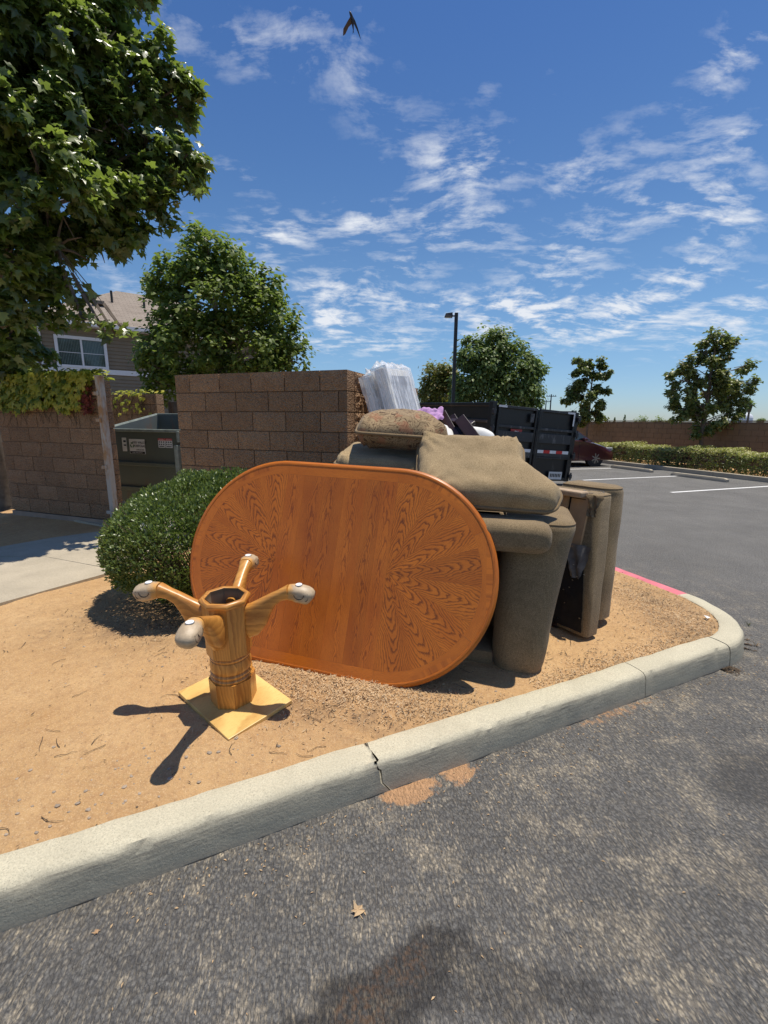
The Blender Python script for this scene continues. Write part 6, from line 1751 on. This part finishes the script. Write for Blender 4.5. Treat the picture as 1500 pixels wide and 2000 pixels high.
pts += scatter(3600, g2(2.18, 3.45, .20, .42, .25))+scatter(700, g2(2.1, 2.95, .25, .12, .45))+scatter(1500, lambda: ((lambda s: (S_(s)+N1*(KW+abs(rnd.gauss(0, .06))+.006)).xy)(rnd.uniform(-.1, 1.5))))
pts += scatter(900, g2(-1.35, 2.95, .4, .2, 0))
litter('wood_chips', 'pale dry wood chips and straw below the tabletop and at the island tip', pts, .008, .030, .002, .006, M['straw'])
pts = scatter(900, g2(-.2, 2.1, .5, .15, -.29))+scatter(1100, g2(2.15, 3.3, .25, .5, .2))+scatter(500, lambda: (rnd.uniform(-3, 2), rnd.uniform(.8, 4)))+scatter(900, g2(-1.45, 2.95, .35, .15, 0))+scatter(350, g2(1.3, 2.5, .3, .12, .4))
litter('dark_bark_bits', 'dark bark bits and dead leaf scraps strewn over the dirt', pts, .006, .026, .002, .007, M['twig'])
def stones(n, fn, lo, hi, label):
    mb = MB()
    for x, y in scatter(n, fn):
        r = lo+(hi-lo)*rnd.random()**3; c = Vector((x, y, ground_z(x, y)+r*.15)); bm = bmesh.new(); bmesh.ops.create_icosphere(bm, subdivisions=1, radius=r)
        for v in bm.verts: v.co = Vector((v.co.x*1.2, v.co.y, v.co.z*.6))*(1+.25*rnd.uniform(-1, 1))
        bm.verts.index_update(); mb.add([c+v.co for v in bm.verts], [[v.index for v in f.verts] for f in bm.faces]); bm.free()
    o = mb.build('pebbles', M['pebble']); tag(o, label, kind='stuff')
stones(520, lambda: (rnd.uniform(-2.6, 2.2), rnd.uniform(.6, 3.6)), .0015, .008, 'small grey pebbles scattered over the dirt')
stones(60, g2(-.95, 1.55, .22, .10, .4), .004, .012, 'cluster of grey pebbles in front of the pedestal shadow')
def twigs():
    mb = MB()
    for x, y in scatter(110, lambda: (rnd.uniform(-2.4, 2.2), rnd.uniform(1., 3.4))):
        a = rnd.uniform(0, 6.28); pts = [Vector((x, y, 0))]
        for k in range(4):
            a += rnd.uniform(-.5, .5); pts.append(pts[-1]+Vector((math.cos(a), math.sin(a), 0))*rnd.uniform(.010, .03))
        pts = [Vector((p.x, p.y, ground_z(p.x, p.y)+.004+.003*(i % 2))) for i, p in enumerate(pts)]
        mb.tube(pts, [.0016, .0014, .0012, .001, .0006], 4)
    tag(mb.build('thin_twigs', M['twig']), 'thin dry twigs lying on the dirt', kind='stuff')
twigs()
def dry_leaf(c, r, label, m, rot):
    t = thing('dry_leaf', label, 'leaf', c, (.1, .15, rot))
    T, F = leaf_tmpl('maple'); vs = [(x*r, (y-.4)*r, abs(z)*r*1.8+.003) for x, y, z in T]
    o = MB().add(vs, [tuple(f) for f in F]).build('blade', m, t); o.modifiers.new('thick', 'SOLIDIFY').thickness = .0008
    MB().tube([(0, -.4*r, .004), (.02*r, -.75*r, .006)], .0012, 5).build('stalk', m, t)
def gpt(u, v, z=0.):
    d = cam_dir(u, v); q = d*((z-CAM_H)/d.z); return (q.x, q.y, z)
dry_leaf(gpt(697, 1778), .045, 'curled pale dry leaf lying alone on the asphalt below the cracked kerb', M['straw'], .6)
dry_leaf(gpt(186, 1823), .018, 'tiny reddish-brown dry leaf on the asphalt near the left edge', M['dryleaf'], 2.)
def grit():
    mb = MB()
    for _ in range(900):
        if rnd.random() < .55:
            s = rnd.uniform(-.4, 3.5); p = S_(s)-N1*abs(rnd.gauss(.03, .12))
        else: p = Vector((rnd.uniform(-1., 3.5), rnd.uniform(.4, 3.), 0))
        if (p-S_(0)).dot(N1) > -.03: continue
        L = rnd.uniform(.002, .008); a = rnd.uniform(0, 6.28); d = Vector((math.cos(a), math.sin(a), 0))*L; s_ = Vector((-d.y, d.x, 0))*.4
        mb.add([p-d+Vector((0, 0, .002)), p+s_+Vector((0, 0, .004)), p+d+Vector((0, 0, .002)), p-s_+Vector((0, 0, .005))], [(0, 1, 2), (0, 2, 3)])
    tag(mb.build('grit', M['straw']), 'loose grit and chips on the asphalt along the kerb foot', kind='stuff')
    # debris drift at the outside of the kerb nose
    mb = MB()
    for _ in range(420):
        q = rnd.random(); i = min(int(q*9)+2, len(ARC)-1) if q > .35 else 0
        b = ARC[i] if q > .35 else A0-D1*rnd.uniform(0, .1)
        nn = normals(ARC)[i]; p = b-nn*abs(rnd.gauss(.012, .035)); 
        L = rnd.uniform(.004, .018); a = rnd.uniform(0, 6.28); d = Vector((math.cos(a), math.sin(a), rnd.uniform(-.3, .3)))*L; s_ = Vector((-d.y, d.x, 0))*.25; c = p+Vector((0, 0, .004+abs(d.z)))
        mb.add([c-d, c+s_, c+d, c-s_+Vector((0, 0, .003))], [(0, 1, 2), (0, 2, 3)])
    tag(mb.build('kerb_debris', M['twig']), 'drift of brown plant debris at the foot of the kerb nose', kind='stuff')
    # weed sprigs there
    for (u, v, lab) in ((1462, 1222, 'dry weed sprig growing at the outer kerb nose'), (1476, 1262, 'straw-coloured weed tuft at the foot of the rounded kerb end')):
        c = gpt(u, v); t = thing('weed', lab, 'weed', c); mb = MB()
        for k in range(16):
            a = rnd.uniform(0, 6.28); L = rnd.uniform(.02, .055); d = Vector((math.cos(a)*.7, math.sin(a)*.7, rnd.uniform(.2, .9)))*L
            mb.tube([(0, 0, 0), d*.6+Vector((0, 0, .01)), d], [.001, .0008, .0004], 3)
        mb.build('stalks', M['straw'] if v > 1250 else M['leaf_gold'], t)
grit()
p_ = gpt(1380, 1206, .15)
t = thing('paper_scrap', 'small white paper scrap on the wood chips near the kerb curve', 'paper', p_, (.2, .1, .5))
MB().add([(-.022, -.014, .004), (.02, -.016, .008), (.024, .012, .004), (-.018, .016, .012)], [(0, 1, 2), (0, 2, 3)]).build('torn_sheet', M['white_cloth'], t)
